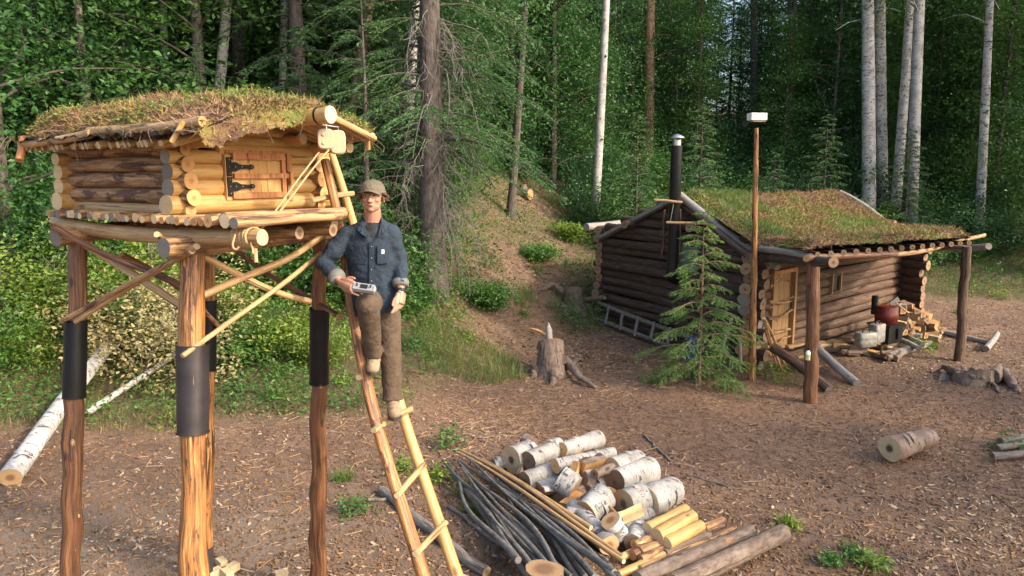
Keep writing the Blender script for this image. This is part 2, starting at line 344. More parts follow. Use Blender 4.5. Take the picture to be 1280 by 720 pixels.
    def build(s, name, mats, parent=None, **kw):
        mats = mats if isinstance(mats, (list, tuple)) else [mats]
        if parent is not None:
            o = bpy.data.objects.new(name, s.mesh(name, mats, wloc(parent))); o.parent = parent
        else:
            off = np.concatenate(s.v); mn, mx = off.min(0), off.max(0); base = np.array([(mn[0]+mx[0])/2, (mn[1]+mx[1])/2, mn[2]])
            o = bpy.data.objects.new(name, s.mesh(name, mats, base)); o.location = base
        COL.objects.link(o)
        for k, v in kw.items(): o[k] = v
        return o
def wloc(o):
    l = np.zeros(3)
    while o is not None: l = l + np.array(o.location); o = o.parent
    return l
def thing(name, label, cat, loc, group=None):
    o = bpy.data.objects.new(name, None); COL.objects.link(o); o.location = tuple(loc); o.empty_display_size = .2
    o['label'] = label; o['category'] = cat
    if group: o['group'] = group
    return o
def tag(o, label, cat, group=None):
    o['label'] = label; o['category'] = cat
    if group: o['group'] = group
    return o
def part(name, mats, parent, fn, **kw):
    mb = MB(); fn(mb); return mb.build(name, mats, parent, **kw)
def plog(name, mats, parent, p0, p1, r0, r1=None, **kw):
    mb = MB(); lab = kw.pop('label', None); mb.log(p0, p1, r0, r1, **kw); o = mb.build(name, mats, parent)
    if lab: o['label'] = lab
    return o
def unit(v): v = np.asarray(v, float); return v/np.linalg.norm(v)
def pathpts(pts, n):
    pts = np.asarray(pts, float); d = np.concatenate([[0], np.cumsum(np.linalg.norm(np.diff(pts, axis=0), axis=1))]); t = np.linspace(0, d[-1], n)
    q = np.stack([np.interp(t, d, pts[:, k]) for k in range(3)], -1)
    for _ in range(2): q[1:-1] = (q[:-2]+2*q[1:-1]+q[2:])/4
    return q
def copy_thing(o, loc, rz=0., sc=1., label=None, group=None):
    r = o.copy(); COL.objects.link(r); r.location = tuple(loc); r.rotation_euler = (0, 0, rz); r.scale = (sc, sc, sc)
    if label: r['label'] = label
    if group: r['group'] = group
    for ch in list(o.children):
        c = ch.copy(); COL.objects.link(c); c.parent = r
    return r
def remesh(o, vox, smooth=2):
    m = o.modifiers.new('remesh', 'REMESH'); m.mode = 'VOXEL'; m.voxel_size = vox; m.use_smooth_shade = True
    if smooth: q = o.modifiers.new('smooth', 'SMOOTH'); q.factor = .5; q.iterations = smooth
# leaves: small folded diamonds; blades: thin triangles
def leafcloud(C, size, upb=.6, droop=.0, aspect=.55):
    n = len(C); d = RS.randn(n, 3); d[:, 2] = d[:, 2]*.5 - droop; d /= np.linalg.norm(d, axis=1)[:, None]
    nr = RS.randn(n, 3); nr[:, 2] += upb*2.2; sd = np.cross(d, nr); sd /= np.linalg.norm(sd, axis=1)[:, None]+1e-9
    L = (size*(.65+.7*RS.rand(n)))[:, None]; w = L*aspect*.5
    up = np.cross(sd, d)
    V = np.stack([C, C+d*L*.5+sd*w+up*L*.08, C+d*L, C+d*L*.5-sd*w+up*L*.08], 1).reshape(-1, 3)
    return V, np.arange(n*4).reshape(-1, 4)
def blades(C, D, L, w, bend=0.):
    n = len(C); sd = np.cross(D, RS.randn(n, 3)); sd /= np.linalg.norm(sd, axis=1)[:, None]+1e-9
    L = np.broadcast_to(np.asarray(L, float), (n,))[:, None]; w = np.broadcast_to(np.asarray(w, float), (n,))[:, None]
    V = np.stack([C-sd*w*.5, C+sd*w*.5, C+D*L+np.array([0, 0, -1.])*bend*L], 1).reshape(-1, 3)
    return V, np.arange(n*3).reshape(-1, 3)

# ------------------------------------------------------------------ the ground: one sheet to the horizon
def trailmask(x, y):      # bare trodden earth, 1 = bare
    d = np.abs(x - np.interp(y, [8, 12, 16, 21, 26], [1.5, .6, .25, 1.0, 1.2])); wd = np.interp(y, [10, 14, 18, 23, 27], [2.5, 1.4, 1.3, .9, .2])
    return np.clip((1.5-d/wd)*(1-.75*np.clip((y-14.5)/2, 0, 1)*np.clip(.5+2.2*vnoise(x, y, 1.7, 7), 0, 1)), 0, 1)
def vegmask(x, y):
    t = y - np.interp(x, XK, YK) + .9 + .8*vnoise(x, y, 1.3, 3)
    v = np.clip(t/1.2, 0, 1)*(1-.85*trailmask(x, y)*np.clip(1.3 - (y-20)/5, 0, 1))
    left = np.clip((-x-3.6 + .5*vnoise(x, y, 2, 4))/.8, 0, 1)*np.clip((y-9.1)/.8, 0, 1)
    return np.clip(np.maximum(v, left), 0, 1)
xs = np.concatenate([-np.geomspace(400, 9.6, 26), np.arange(-9.5, 15, .075), np.geomspace(15.2, 400, 26)])
ys = np.concatenate([[-300, -100, -40, -15, -5, 0, 1.2], np.arange(2, 25, .075), np.geomspace(25.2, 600, 34)])
XX, YY = np.meshgrid(xs, ys); ZZ = gz(XX, YY)
fine = np.exp(-(np.clip(YY-20, 0, 99)/3)**2)
ZZ = ZZ + fine*(.012*vnoise(XX, YY, 9, 5) + .008*vnoise(XX, YY, 21, 6) + .012*(RS.rand(*XX.shape)-.5))
nx, ny = len(xs), len(ys)
i = np.arange(ny-1)[:, None]*nx; j = np.arange(nx-1)[None]
F = np.stack([i+j, i+j+1, i+nx+j+1, i+nx+j], -1).reshape(-1, 4)
mb = MB(); mb.add(np.stack([XX, YY, ZZ], -1).reshape(-1, 3), F)
gme = mb.mesh('ground', ['ground'])
for nm, arr in (('soil', np.clip(np.exp(-(((XX-4.6)/2.2)**2+((YY-10.2)/1.5)**2))*1.2 + .8*np.exp(-(((XX-.6)/2.)**2+((YY-10.5)/1.3)**2)) + .8*np.exp(-(((XX-6.5)/2.)**2+((YY-8.5)/1.)**2)), 0, .85)), ('veg', vegmask(XX, YY)*.5), ('path', np.clip(np.exp(-(((XX+3.6)/2.2)**2+((YY-6.6)/1.0)**2))*1.1, 0, .9)+0*XX)):
    a = gme.attributes.new(nm, 'FLOAT', 'POINT'); a.data.foreach_set('value', arr.ravel().astype(np.float32))
ground = bpy.data.objects.new('ground', gme); COL.objects.link(ground); ground['kind'] = 'structure'

# ------------------------------------------------------------------ raised log cache on four posts
OA = np.array([-1.97, 4.55, 0.]); DA = unit([-.835, .55, 0]); DB = unit([.55, .835, 0]); UZ = np.array([0, 0, 1.])
def W(a, b, z): return OA + DA*a + DB*b + UZ*z
CX = np.array([-DA, DB, UZ])       # box axes: along the ridge, across, up
cache = thing('log_cache', 'small raised log cache with sod roof and board door standing high on four posts', 'log cache', W(.7, .6, 0))
ptops = dict(front=P(240, 312, 4.58), left=P(97, 297, 5.25), right=P(400, 297, 5.38), rear=P(262, 300, 5.98))
pbots = dict(front=PZ(243, 905, 0.), left=PZ(86, 815, 0.), right=PZ(397, 738, 0.), rear=PZ(257, 722, 0.))
prad = dict(front=.078, left=.06, right=.058, rear=.05)
sleeve = dict(front=(P(240, 431, 0), 431, 541), left=(0, 400, 497), right=(0, 385, 478), rear=(0, 375, 462))
for k in ptops:
    t, b = ptops[k], pbots[k].copy(); b[2] = -.15
    b[:2] = t[:2] + (pbots[k][:2]-t[:2])*(1.05 if True else 1)
    mb = MB(); n = 16; tt = np.linspace(0, 1, n)[:, None]; pts = t + (b-t)*tt + RS.randn(n, 3)*[.006, .006, 0]
    r = prad[k]*(1+.10*tt[:, 0]) * (1+.05*RS.randn(n))
    if k == 'front': r[9:11] *= 1.12
    mb.tube(pts, r, 16, 0, 1, .05); po = mb.build('post', ['streak' if k in ('front', 'rear') else 'brownpeel', 'end_yellow'], cache)
    # metal sleeve between two sighted heights
    def at_row(row):
        for s_ in np.linspace(0, 1, 600):
            q = t + (b-t)*s_; dep = q[1]*math.cos(PITCH) + (CAMZ-q[2])*math.sin(PITCH); u = (q[1]*-math.sin(PITCH)*-1*0)
            yy = 360 - FPX*((q[2]-CAMZ)*math.cos(PITCH) + q[1]*math.sin(PITCH))/dep
            if yy > row: return q
    q0, q1 = at_row(sleeve[k][1]), at_row(sleeve[k][2])
    mb = MB(); rr = prad[k]*(1.22 if k == 'front' else 1.26)
    mb.tube(q0+(q1-q0)*np.linspace(0, 1, 6)[:, None], [rr*1.0, rr, rr*.99, rr, rr*1.01, rr*.98], 24, 0, 0, .012)
    mb.tube([q0+(q1-q0)*.985, q0+(q1-q0)*1.0], rr*1.03, 24, 0, 0); mb.tube([q0-(q1-q0)*.004, q0+(q1-q0)*.012], rr*1.03, 24, 0, 0)
    sv = mb.build('metal_sleeve', ['sleevegrey' if k == 'front' else 'blackmetal'], po)
    for zz in (.04, .3, .6, .95): part('nail', ['steel'], sv, lambda m: m.ball(q0+(q1-q0)*zz+np.array([-.55+.2, -.80, 0])*rr*1.0, (.006, .006, .006), 0, 6))
    if k == 'front': sv['label'] = 'scorched bluish grey metal sleeve round the front post'
    for _ in range(5):                                   # knots left on the post
        s_ = random.uniform(.1, .95); q = t+(b-t)*s_; an = random.uniform(0, 6.28)
        part('knot', ['pale'], po, lambda m, q=q, an=an: m.ball(q+np.array([math.cos(an), math.sin(an), 0])*prad[k]*1.0, (.016, .016, .03), 0, 8))
    if k in ('right', 'rear'):
        mb = MB(); e0 = t+(b-t)*(.86 if k == 'rear' else .93); mb.tube([e0, (e0+b)/2, b], prad[k]*1.16, 16, 0, 0, .05); mb.build('charred_foot', ['charred'], po)
def clog(name, mats, a0, b0, z0, a1, b1, z1, r0, r1=None, **kw): return plog(name, mats, cache, W(a0, b0, z0), W(a1, b1, z1), r0, r1, **kw)
# floor beams
for a in (-.02, 1.26): clog('floor_beam', ['halfbark', 'end_grey'], a, -.19, 2.965, a, 1.2, 2.965, .062, .05)
for b, ae in ((0., -.68), (.98, -.22), (1.12, -.1)): clog('floor_beam', ['pale', 'end_yellow'], ae, b, 3.045, 1.62, b, 3.05, .045, .052)
for b in (.42, .7): clog('floor_beam', ['halfbark', 'end_old'], -.5, b, 3.035, 1.5, b, 3.04, .04)
# deck poles
a = 1.5; k = 0
while a > -.62:
    r = random.uniform(.020, .029) if a > -.30 else random.uniform(.03, .045)
    a -= r
    y0 = -.10 + random.uniform(-.035, .03); 
    clog('deck_pole', ['halfbark' if a < .15 else random.choice(['pale', 'halfbark']), random.choice(['end_yellow', 'end_grey', 'end_orange'])], a, y0, 3.098+r, a+random.uniform(-.01, .01), float(np.interp(a, [-.62, -.2], [.66, 1.12])), 3.098+r, r*1.04, r*.95, segs=10, bend=.004)
    a -= r; k += 1
# log walls
C0, C1, B0, B1 = .2, 1.55, .10, 1.18
zB = [3.205, 3.31, 3.412, 3.505]; rB = [.063, .056, .052, .045]
zA = [3.165, 3.252, 3.355, 3.458, 3.553]; rA = [.040, .052, .053, .050, .040]
DO0, DO1 = .405, .86       # door opening along DB
for z, r in zip(zB, rB):
    e0 = -.01+random.uniform(-.015, .015)
    if z < 3.25: clog('wall_log', ['yellow', 'end_yellow'], C0, e0, z, C0, 1.31, z-.005, r, r*.92, segs=20, bend=.002, jit=.015)
    else:
        clog('wall_log', ['yellow', 'end_grey'], C0, e0, z, C0, DO0-.035, z, r, segs=20, bend=.002, jit=.015)
        clog('wall_log', ['yellow', 'end_orange'], C0, DO1+.06, z, C0, 1.31, z, r, segs=20, bend=.002, jit=.015)
    clog('wall_log', ['yellow', 'end_yellow'], C1, e0, z-.002, C1, 1.30, z, r, segs=16, bend=.002, jit=.015)
for n_, (z, r) in enumerate(zip(zA, rA)):
    ex = .045+ [0, .04, .02, .0, -.02][n_]
    clog('wall_log', ['pale' if n_ == 0 else 'halfbark', 'end_orange'], C0-ex-.03, B0, z, C1+.10, B0, z, r*1.0, segs=18, bend=.002, jit=.03)
    clog('wall_log', ['halfbark', 'end_orange'], C0-ex-.03, B1, z, C1+.10, B1, z, r, segs=14, bend=.002)
clog('wall_log', ['yellow', 'end_yellow'], C0, -.06, 3.585, C0, .22, 3.585, .036, segs=16, label='short peeled log end under the eave')
# gable boards above the door: half logs stepping in
for n_, z in enumerate((3.61, 3.69)):
    hw = (.58, .30)[n_]; m_ = .64
    clog('gable_log', ['yellow', 'end_yellow'], C0+.01, m_-hw, z, C0+.01, m_+hw, z, .046, segs=16, bend=.001, jit=.01)
    clog('gable_log', ['yellow', 'end_yellow'], C1, m_-hw, z, C1, m_+hw, z, .046, segs=12)
clog('gable_log', ['yellow', 'end_yellow'], C0-.005, DO0-.06, 3.555, C0-.005, 1.30, 3.55, .044, segs=16, bend=.001, jit=.01)
# door
part('door_jamb', ['board'], cache, lambda m: m.box(W(C0-.02, DO0-.012, 3.375), CX, (.05, .022, .15)))
part('door_jamb', ['batten'], cache, lambda m: m.box(W(C0-.035, DO1+.035, 3.375), CX, (.04, .022, .165)))
part('door_lintel', ['batten'], cache, lambda m: m.box(W(C0-.03, .64, 3.543), CX, (.03, .25, .012)))
door = part('door', ['board'], cache, lambda m: m.box(W(C0-.035, .635, 3.385), CX, (.008, .215, .148)))
for n_ in range(3):
    part('board', ['board'], door, lambda m: m.box(W(C0-.05, DO0+.085+n_*.145, 3.385), CX, (.012, .0705, .15), 0, .02))
for z, h, d in ((3.255, .020, 0), (3.385, .017, .02), (3.515, .021, 0)):
    part('batten', ['batten'], door, lambda m: m.box(W(C0-.074, .632+d, z), CX, (.014, .215+d*.6, h), 0, .08))
part('batten', ['batten'], door, lambda m: m.box(W(C0-.072, .838, 3.385), CX, (.011, .016, .152), 0, .05))
part('latch', ['batten'], door, lambda m: m.box(W(C0-.09, .885, 3.37), CX, (.018, .012, .045), 0, .1))
def hinge(m, z):
    m.box(W(C0-.075, DO0-.012, z), CX, (.006, .017, .062))
    V = []; prof = [(0, .03), (.03, .03), (.06, .016), (.11, .012), (.135, .011), (.142, .016), (.155, .017), (.168, .008), (.172, .0)]
    top = [W(C0-.085, DO0+.008+x, z+h) for x, h in prof]; bot = [W(C0-.085, DO0+.008+x, z-h) for x, h in prof]
    n = len(prof); off = DA*.008
    V = np.array(top+bot+[p+off for p in top]+[p+off for p in bot])
    F = [[i, i+1, n+i+1, n+i] for i in range(n-1)] + [[2*n+i, i, i+1, 2*n+i+1][::-1] for i in range(n-1)] + [[n+i, 3*n+i, 3*n+i+1, n+i+1] for i in range(n-1)]
    m.add(V, F, 0, False)
    for x in (.02, .07, .148): m.ball(W(C0-.089, DO0+.008+x, z), (.005, .005, .005), 1, 6)
    for zz in (-.045, 0, .045): m.ball(W(C0-.083, DO0-.012, z+zz), (.004, .004, .004), 1, 6)
for z in (3.445, 3.315): part('hinge', ['hinge', 'steel'], door, lambda m: hinge(m, z))
# roof: ridge log, purlins, poles, eave rails
RB = .64
def roofz(b):        # underside of the roof poles
    return 3.745 - (RB-b)*.24 if b < RB else 3.745 - (b-RB)*.25
clog('ridge_log', ['yellow', 'end_yellow'], -.58, RB, 3.765, 1.62, RB, 3.73, .055, .05, segs=20, bend=.002, jit=.01)
part('wire_band', ['hinge'], cache, lambda m: m.tube([W(-.49, RB, 3.764), W(-.475, RB, 3.764)], .058, 20))
for b, z, a0_ in ((.16, 3.60, -.12), (1.15, 3.585, -.22), (.40, 3.64, .05), (.92, 3.64, .0)): clog('purlin', ['yellow', 'end_yellow'], a0_, b, z, 1.58, b, z, .038, segs=16, bend=.002, jit=.01)
a = 1.60
while a > -.44:
    r = random.uniform(.018, .026); a -= r
    clog('roof_pole', ['pale', 'end_yellow'], a, RB+.02, 3.80, a, 1.15+random.uniform(-.03, .04), roofz(1.15)+.02, r, segs=8, bend=.002)
    if a > -.20: clog('roof_pole', [random.choice(['yellow', 'pale']), 'end_yellow'], a, RB-.02, 3.80, a, -.13+random.uniform(-.05, .02), roofz(-.13)+.015, r, segs=8, bend=.002)
    a -= r+.005
part('tarpaulin', ['tarp'], cache, lambda m: [m.add(*(lambda g: g)(g_)) for g_ in tarp()]) if False else None
def sheet(fn, nu, nv, mb, mat=0):
    U, V_ = np.meshgrid(np.linspace(0, 1, nu), np.linspace(0, 1, nv)); Pp = fn(U, V_)
    i = np.arange(nv-1)[:, None]*nu; j = np.arange(nu-1)[None]
    F = np.stack([i+j, i+j+1, i+nu+j+1, i+nu+j], -1).reshape(-1, 4); mb.add(Pp.reshape(-1, 3), F, mat)
def tarpf(U, V_):
    a_ = -.36+1.98*U; b_ = -.22+.3*V_; z_ = 3.648+.23*(b_+.13)*1+.012*np.sin(a_*23)*(1-V_) + .008*np.sin(a_*61)
    return OA + a_[..., None]*DA + b_[..., None]*DB + z_[..., None]*UZ
mb = MB(); sheet(tarpf, 60, 5, mb); mb.build('tarpaulin', ['tarp'], cache)
mb = MB(); sheet(lambda U, V_: OA + (-.42+.14*U+.06*V_)[..., None]*DA + (-.12+.26*V_)[..., None]*DB + (3.665-.07*(1-V_)*U+.09*V_-.02*np.sin(U*6))[..., None]*UZ, 10, 8, mb); mb.build('tarpaulin', ['tarp'], cache)
clog('eave_rail', ['pale', 'end_orange'], -.40, -.14, 3.685, .75, -.16, 3.665, .030, .028, segs=14, bend=.006)
clog('eave_rail', ['pale', 'end_orange'], .70, -.18, 3.650, 1.64, -.17, 3.60, .026, .026, segs=14, bend=.01)
clog('eave_rail', ['pale', 'end_yellow'], -.42, 1.18, 3.655, 1.6, 1.18, 3.65, .028, segs=12)
clog('eave_peg', ['yellow', 'end_yellow'], -.27, -.17, 3.69, -.22, -.22, 3.575, .016, segs=10)
clog('eave_peg', ['yellow', 'end_yellow'], -.34, 1.21, 3.67, -.32, 1.23, 3.57, .016, segs=10)
clog('eave_peg', ['batten', 'end_orange'], 1.64, -.16, 3.65, 1.57, -.23, 3.49, .027, segs=10)
clog('verge_log', ['pale', 'end_orange'], 1.62, -.2, 3.60, 1.62, RB, 3.80, .026, segs=10)
# sod
def sodf(U, V_):
    a_ = -.42+2.02*U; b_ = -.17+1.38*V_
    ed = np.minimum(np.minimum(U, 1-U)*2.2, np.minimum(V_, 1-V_)*1.5); th = .14*np.clip(ed/.12, 0, 1)**.5
    th = th*np.interp(a_, [-.4, .1, .5], [.55, .8, 1]) - .07*np.clip(1-U*2.26/.035, 0, 1)*(b_ < RB-.05)
    rz = np.where(b_ < RB, 3.80-(RB-b_)*.22, 3.80-(b_-RB)*.24)
    z_ = rz + th + .05*vnoise(a_*1., b_*1., 5, 2)*np.clip(ed/.1, 0, 1) + .035*vnoise(a_, b_, 17, 3) + .03*vnoise(a_, b_, 41, 5) + .025*(RS.rand(*U.shape)-.5)
    a_ = a_ + .03*vnoise(a_, b_, 14, 6)*(ed < .1); b_ = b_ + .025*vnoise(a_, b_, 15, 7)*(ed < .1)
    return OA + a_[..., None]*DA + b_[..., None]*DB + z_[..., None]*UZ
mb = MB(); sheet(sodf, 150, 130, mb); sodo = mb.build('sod_roof', ['sod'], cache)
def sprinkle(fn, n, up=.5, exc=None):
    q = fn(RS.rand(1, n), RS.rand(1, n))[0]; return q
def mosscover(fn, parent, n, s=1., mats=('moss', 'mossgreen', 'roofdebris'), fr=(.42, .3, .28), green=None, sd=3):
    q = sprinkle(fn, n); mb = MB()
    k = vnoise(q[:, 0], q[:, 1], 2.6, sd)+.5*vnoise(q[:, 0], q[:, 1], 7, sd+2)+.11*RS.randn(n)
    if green is not None: k = k + green(q)
    o = np.argsort(np.argsort(k))/n
    sel = [o < fr[2], (o >= fr[2]) & (o < fr[2]+fr[0]), o >= fr[2]+fr[0]]
    for w_, mi, L, wd in ((sel[1], 0, .035*s, .014*s), (sel[2], 1, .045*s, .012*s), (sel[0], 2, .06*s, .008*s)):
        c = q[w_]; m_ = len(c)
        D = RS.randn(m_, 3)*[1, 1, .5]+[0, 0, (.5 if mi < 2 else .1)]; D /= np.linalg.norm(D, axis=1)[:, None]
        mb.add(*blades(c, D, L*(.35+1.9*RS.rand(m_)**2.2), wd*(.6+.9*RS.rand(m_))), mi, False)
    return mb.build('moss_cover', list(mats), parent, kind='stuff')
mosscover(sodf, cache, 42000, .85, fr=(.47, .15, .38))
q = sprinkle(sodf, 9000); q = q[vnoise(q[:, 0], q[:, 1], 5, 9)+.3*vnoise(q[:, 0], q[:, 1], 13, 3) > .16]; mb = MB(); mb.add(*leafcloud(q+RS.rand(len(q), 1)*[0, 0, .05], .022, 1.0), 0, False); mb.build('roof_plants', [LEAF[2]], cache, kind='stuff')
q = sprinkle(sodf, 5000); q = q[vnoise(q[:, 0], q[:, 1], 4, 12) > .12]; mb = MB(); mb.add(*leafcloud(q+[0, 0, .01], .03, .8), 0, False); mb.build('roof_litter', ['litter'], cache, kind='stuff')
mb = MB()       # hanging roots and trailing sprigs at the verge
for _ in range(90):
    if random.random() < .6: p = W(-.36+random.uniform(-.04, .06), random.uniform(.25, 1.25), 0); b_ = (p-OA) @ DB; p[2] = roofz(b_)+.06
    else: p = W(random.uniform(-.3, 1.8), -.2, 3.66)
    pts = [p]; d = np.array([random.uniform(-.5, .5), random.uniform(-.5, .3), random.uniform(-1, .3)])
    for _k in range(4): d = d*.7+RS.randn(3)*.5+[0, 0, -.4]; pts.append(pts[-1]+d*.022)
    mb.tube(pts, .0016, 4, 0)
mb.build('hanging_roots', ['roofdebris'], cache, kind='stuff')
# braces between the posts
def brace(pts, r, mats=('pale', 'end_yellow')):
    mb = MB(); mb.tube(pathpts(pts, 12), r, 10, 0, 1, .05, tilt=.3); mb.build('brace', list(mats), cache)
brace([P(65, 283, 5.05), P(130, 318, 4.95), P(215, 350, 4.75), P(232, 362, 4.72)], .022, ('brownpeel', 'end_orange'))
brace([P(105, 303, 5.1), P(165, 345, 4.9), P(226, 380, 4.65), P(275, 410, 4.6)], .026, ('greywood', 'end_grey')) if False else None
brace([P(106, 305, 5.12), P(170, 345, 4.92), P(232, 386, 4.70)], .026, ('pale', 'end_grey'))
brace([P(76, 402, 5.08), P(120, 378, 4.92), P(170, 350, 4.7), P(240, 314, 4.42)], .018, ('halfbark', 'end_yellow'))
brace([P(94, 402, 5.02), P(150, 366, 4.85), P(200, 336, 4.6), P(246, 308, 4.40)], .019, ('pale', 'end_yellow'))
brace([P(228, 445, 4.38), P(290, 400, 4.6), P(345, 362, 4.95), P(402, 316, 5.25)], .017, ('pale', 'end_yellow'))
brace([P(252, 370, 4.72), P(300, 348, 4.85), P(360, 325, 5.05), P(412, 288, 5.3)], .026, ('pale', 'end_yellow'))
brace([P(254, 320, 4.72), P(300, 345, 4.85), P(350, 368, 5.05), P(388, 377, 5.26)], .024, ('pale', 'end_yellow'))
brace([P(286, 305, 5.9), P(330, 340, 5.7), P(375, 366, 5.55), P(424, 395, 5.25)], .021, ('brownpeel', 'end_orange'))
brace([P(152, 318, 5.5), P(200, 342, 5.7), P(240, 372, 5.85), P(275, 410, 5.95)], .02, ('streak', 'end_orange'))
brace([P(196, 293, 4.45), P(215, 305, 4.6), P(224, 310, 4.62)], .018)
# hoisting blocks and the rope
hoist = thing('pulley_block', 'pair of pale carved wooden pulley blocks hung from the ridge log end with rope', 'pulley', W(-.47, RB, 3.6))
for n_, (px, py, Y) in enumerate(((407, 174, 4.86), (422, 178, 4.93))):
    c = P(px, py, Y); mb = MB()
    ax = np.array([unit([.95, .25, 0]), unit([-.25, .95, 0]), UZ])
    th = np.linspace(0, 2*math.pi, 28, endpoint=False); sup = lambda a_: np.sign(a_)*np.abs(a_)**.55
    pr = np.stack([sup(np.cos(th))*.052, 0*th, sup(np.sin(th))*(.066 if n_ == 0 else .078)], -1)
    rings = [pr*.86-[0, .024, 0], pr-[0, .018, 0], pr+[0, .018, 0], pr*.86+[0, .024, 0]]
    V = c+np.concatenate(rings) @ ax; m_ = len(th); i = np.arange(3)[:, None]*m_; j = np.arange(m_)[None]; j2 = (j+1) % m_
    mb.add(V, np.stack([i+j, i+j2, i+m_+j2, i+m_+j], -1).reshape(-1, 4), 0, True)
    for q, sg in ((0, 1), (3, -1)):
        VV = np.vstack([V[q*m_:(q+1)*m_], V[q*m_:(q+1)*m_].mean(0)]); jj = np.arange(m_); mb.add(VV, np.stack([jj, (jj+1) % m_, np.full(m_, m_)], -1), 0, False)
    bo = mb.build('block', ['blockwood'], hoist)
    if n_ == 0:
        for dz in (.025, -.028): part('peg', ['pale'], bo, lambda m: m.ball(c+np.array([-.012, -.027, dz]), (.014, .007, .011), 0, 10))
    hk = c+[0, .03, .06]; mb = MB(); mb.tube([hk, hk+[0, 0, .04], W(-.43-.03*n_, RB, 3.71)], .005, 6); mb.build('hook', ['steel'], hoist)
def rope(pts, r=.006, par=hoist, name='rope', n=14):
    mb = MB(); mb.tube(pathpts(pts, n), r, 7); return mb.build(name, ['rope'], par)
rope([P(399, 190, 4.86), P(372, 225, 4.7), P(340, 270, 4.5)]); rope([P(412, 186, 4.86), P(385, 218, 4.7), P(348, 268, 4.5), P(318, 292, 4.25)])
mb = MB(); c = W(-.60, 0, 3.045)       # coil round the beam end
for q in range(9):
    th = np.linspace(0, 6.3, 22); cc = c + DA*(q*.016) ; mb.tube(cc + np.outer(np.cos(th), DB)*(.055+.003*(q % 2)) + np.outer(np.sin(th), UZ)*(.055+.003*(q % 2)), .008, 6)
mb.tube(pathpts([c+[0, -.05, -.03], c+[.02, -.06, -.08], c+[.0, -.06, -.10], c+[.03, -.05, -.07]], 10), .007, 6)
mb.tube(pathpts([c-DA*.0+[-.08, -.06, .02], c+[-.10, -.07, -.05], c+[-.075, -.07, -.075], c+[-.06, -.07, -.05]], 10), .007, 6)
mb.tube([c+[.02, -.04, -.06], c+[.022, -.04, -.14]], .012, 7)
mb.build('rope_coil', ['rope'], hoist)
mb = MB(); th = np.linspace(0, 6.3, 26)    # coil of cable lying on the roof edge
cc = P(347, 147, 5.0)
for q in range(3): mb.tube(cc + np.outer(np.cos(th), [.075+.004*q, .03, .03]) + np.outer(np.sin(th), [-.02, .06, .02+.003*q]) + [0, 0, .004*q], .005, 6)
tag(mb.build('cable_coil', ['hinge']), 'black cable coiled on the roof edge beside the ridge log of the raised cache', 'cable')

# ------------------------------------------------------------------ ladder
ladder = thing('ladder', 'tall pole ladder leaning on the raised cache with the man on its rungs', 'ladder', (-.45, 4.5, 0))
L1 = [P(406, 200, 5.46), P(427, 285, 5.30), P(441, 395, 5.12), P(468, 525, 4.90), P(530, 722, 4.50)]; L1.append(L1[-1]+(L1[-1]-L1[-2])*.62)
L2 = [P(414, 190, 5.84), P(438, 262, 5.71), P(466, 380, 5.50), P(503, 520, 5.28), P(572, 722, 4.88)]; L2.append(L2[-1]+(L2[-1]-L2[-2])*.62)
mb = MB(); mb.tube(pathpts(L1, 22), np.linspace(.030, .050, 22), 14, 0, 1, .06); mb.build('rail', ['streak', 'end_orange'], ladder)
mb = MB(); mb.tube(pathpts(L2, 22), np.linspace(.026, .050, 22), 14, 0, 1, .05); mb.build('rail', ['yellow', 'end_yellow'], ladder)
RUNGS = [((389, 251), (441, 242), 5.26, 5.66), ((424, 350), (460, 338), 5.14, 5.52), ((448, 472), (490, 446), 4.94, 5.36), ((467, 538), (514, 511), 4.80, 5.24), ((496, 620), (530, 581), 4.64, 5.06), ((519, 693), (557, 653), 4.50, 4.92)]
for (p0, p1, y0, y1) in RUNGS:
    mb = MB(); mb.log(P(*p0, y0), P(*p1, y1), .021, segs=12, jit=.06, bend=.01); mb.build('rung', ['pale', 'end_yellow'], ladder)

# ------------------------------------------------------------------ log cabin
K0 = np.array([4.22, 12.8, 0.]); K1 = np.array([2.05, 16.75, 0.]); K2 = np.array([8.95, 17.1, .02])
UL = unit(K2-K0); UG = unit(K1-K0); K3 = K1 + (K2-K0)
NL = np.array([UL[1], -UL[0], 0]); NG = -np.array([-UG[1], UG[0], 0])*-1
if NG @ (np.array([0, 0, 0])-K0) < 0: NG = -NG
cabin = thing('log_cabin', 'low dark log cabin with mossy sod roof, open porch on posts and black stove pipe', 'log cabin', (K0+K3)/2)
LG = np.linalg.norm(K1-K0); LL = np.linalg.norm(K2-K0)
A1 = P(852, 247, 14.45); A2 = P(1049, 244, 18.9)
nrow = 12; hz = 2.13; dz = hz/nrow
dr0, dr1, drt = .50, 1.22, 1.62     # door span along the long wall (m from the corner), top
wn0, wn1, wz0, wz1 = 2.72, 3.10, 1.06, 1.42
def cl(mats, p0, p1, r0, r1=None, nm='wall_log', par=None, **kw): return plog(nm, mats, par or cabin, p0, p1, r0, r1, **kw)
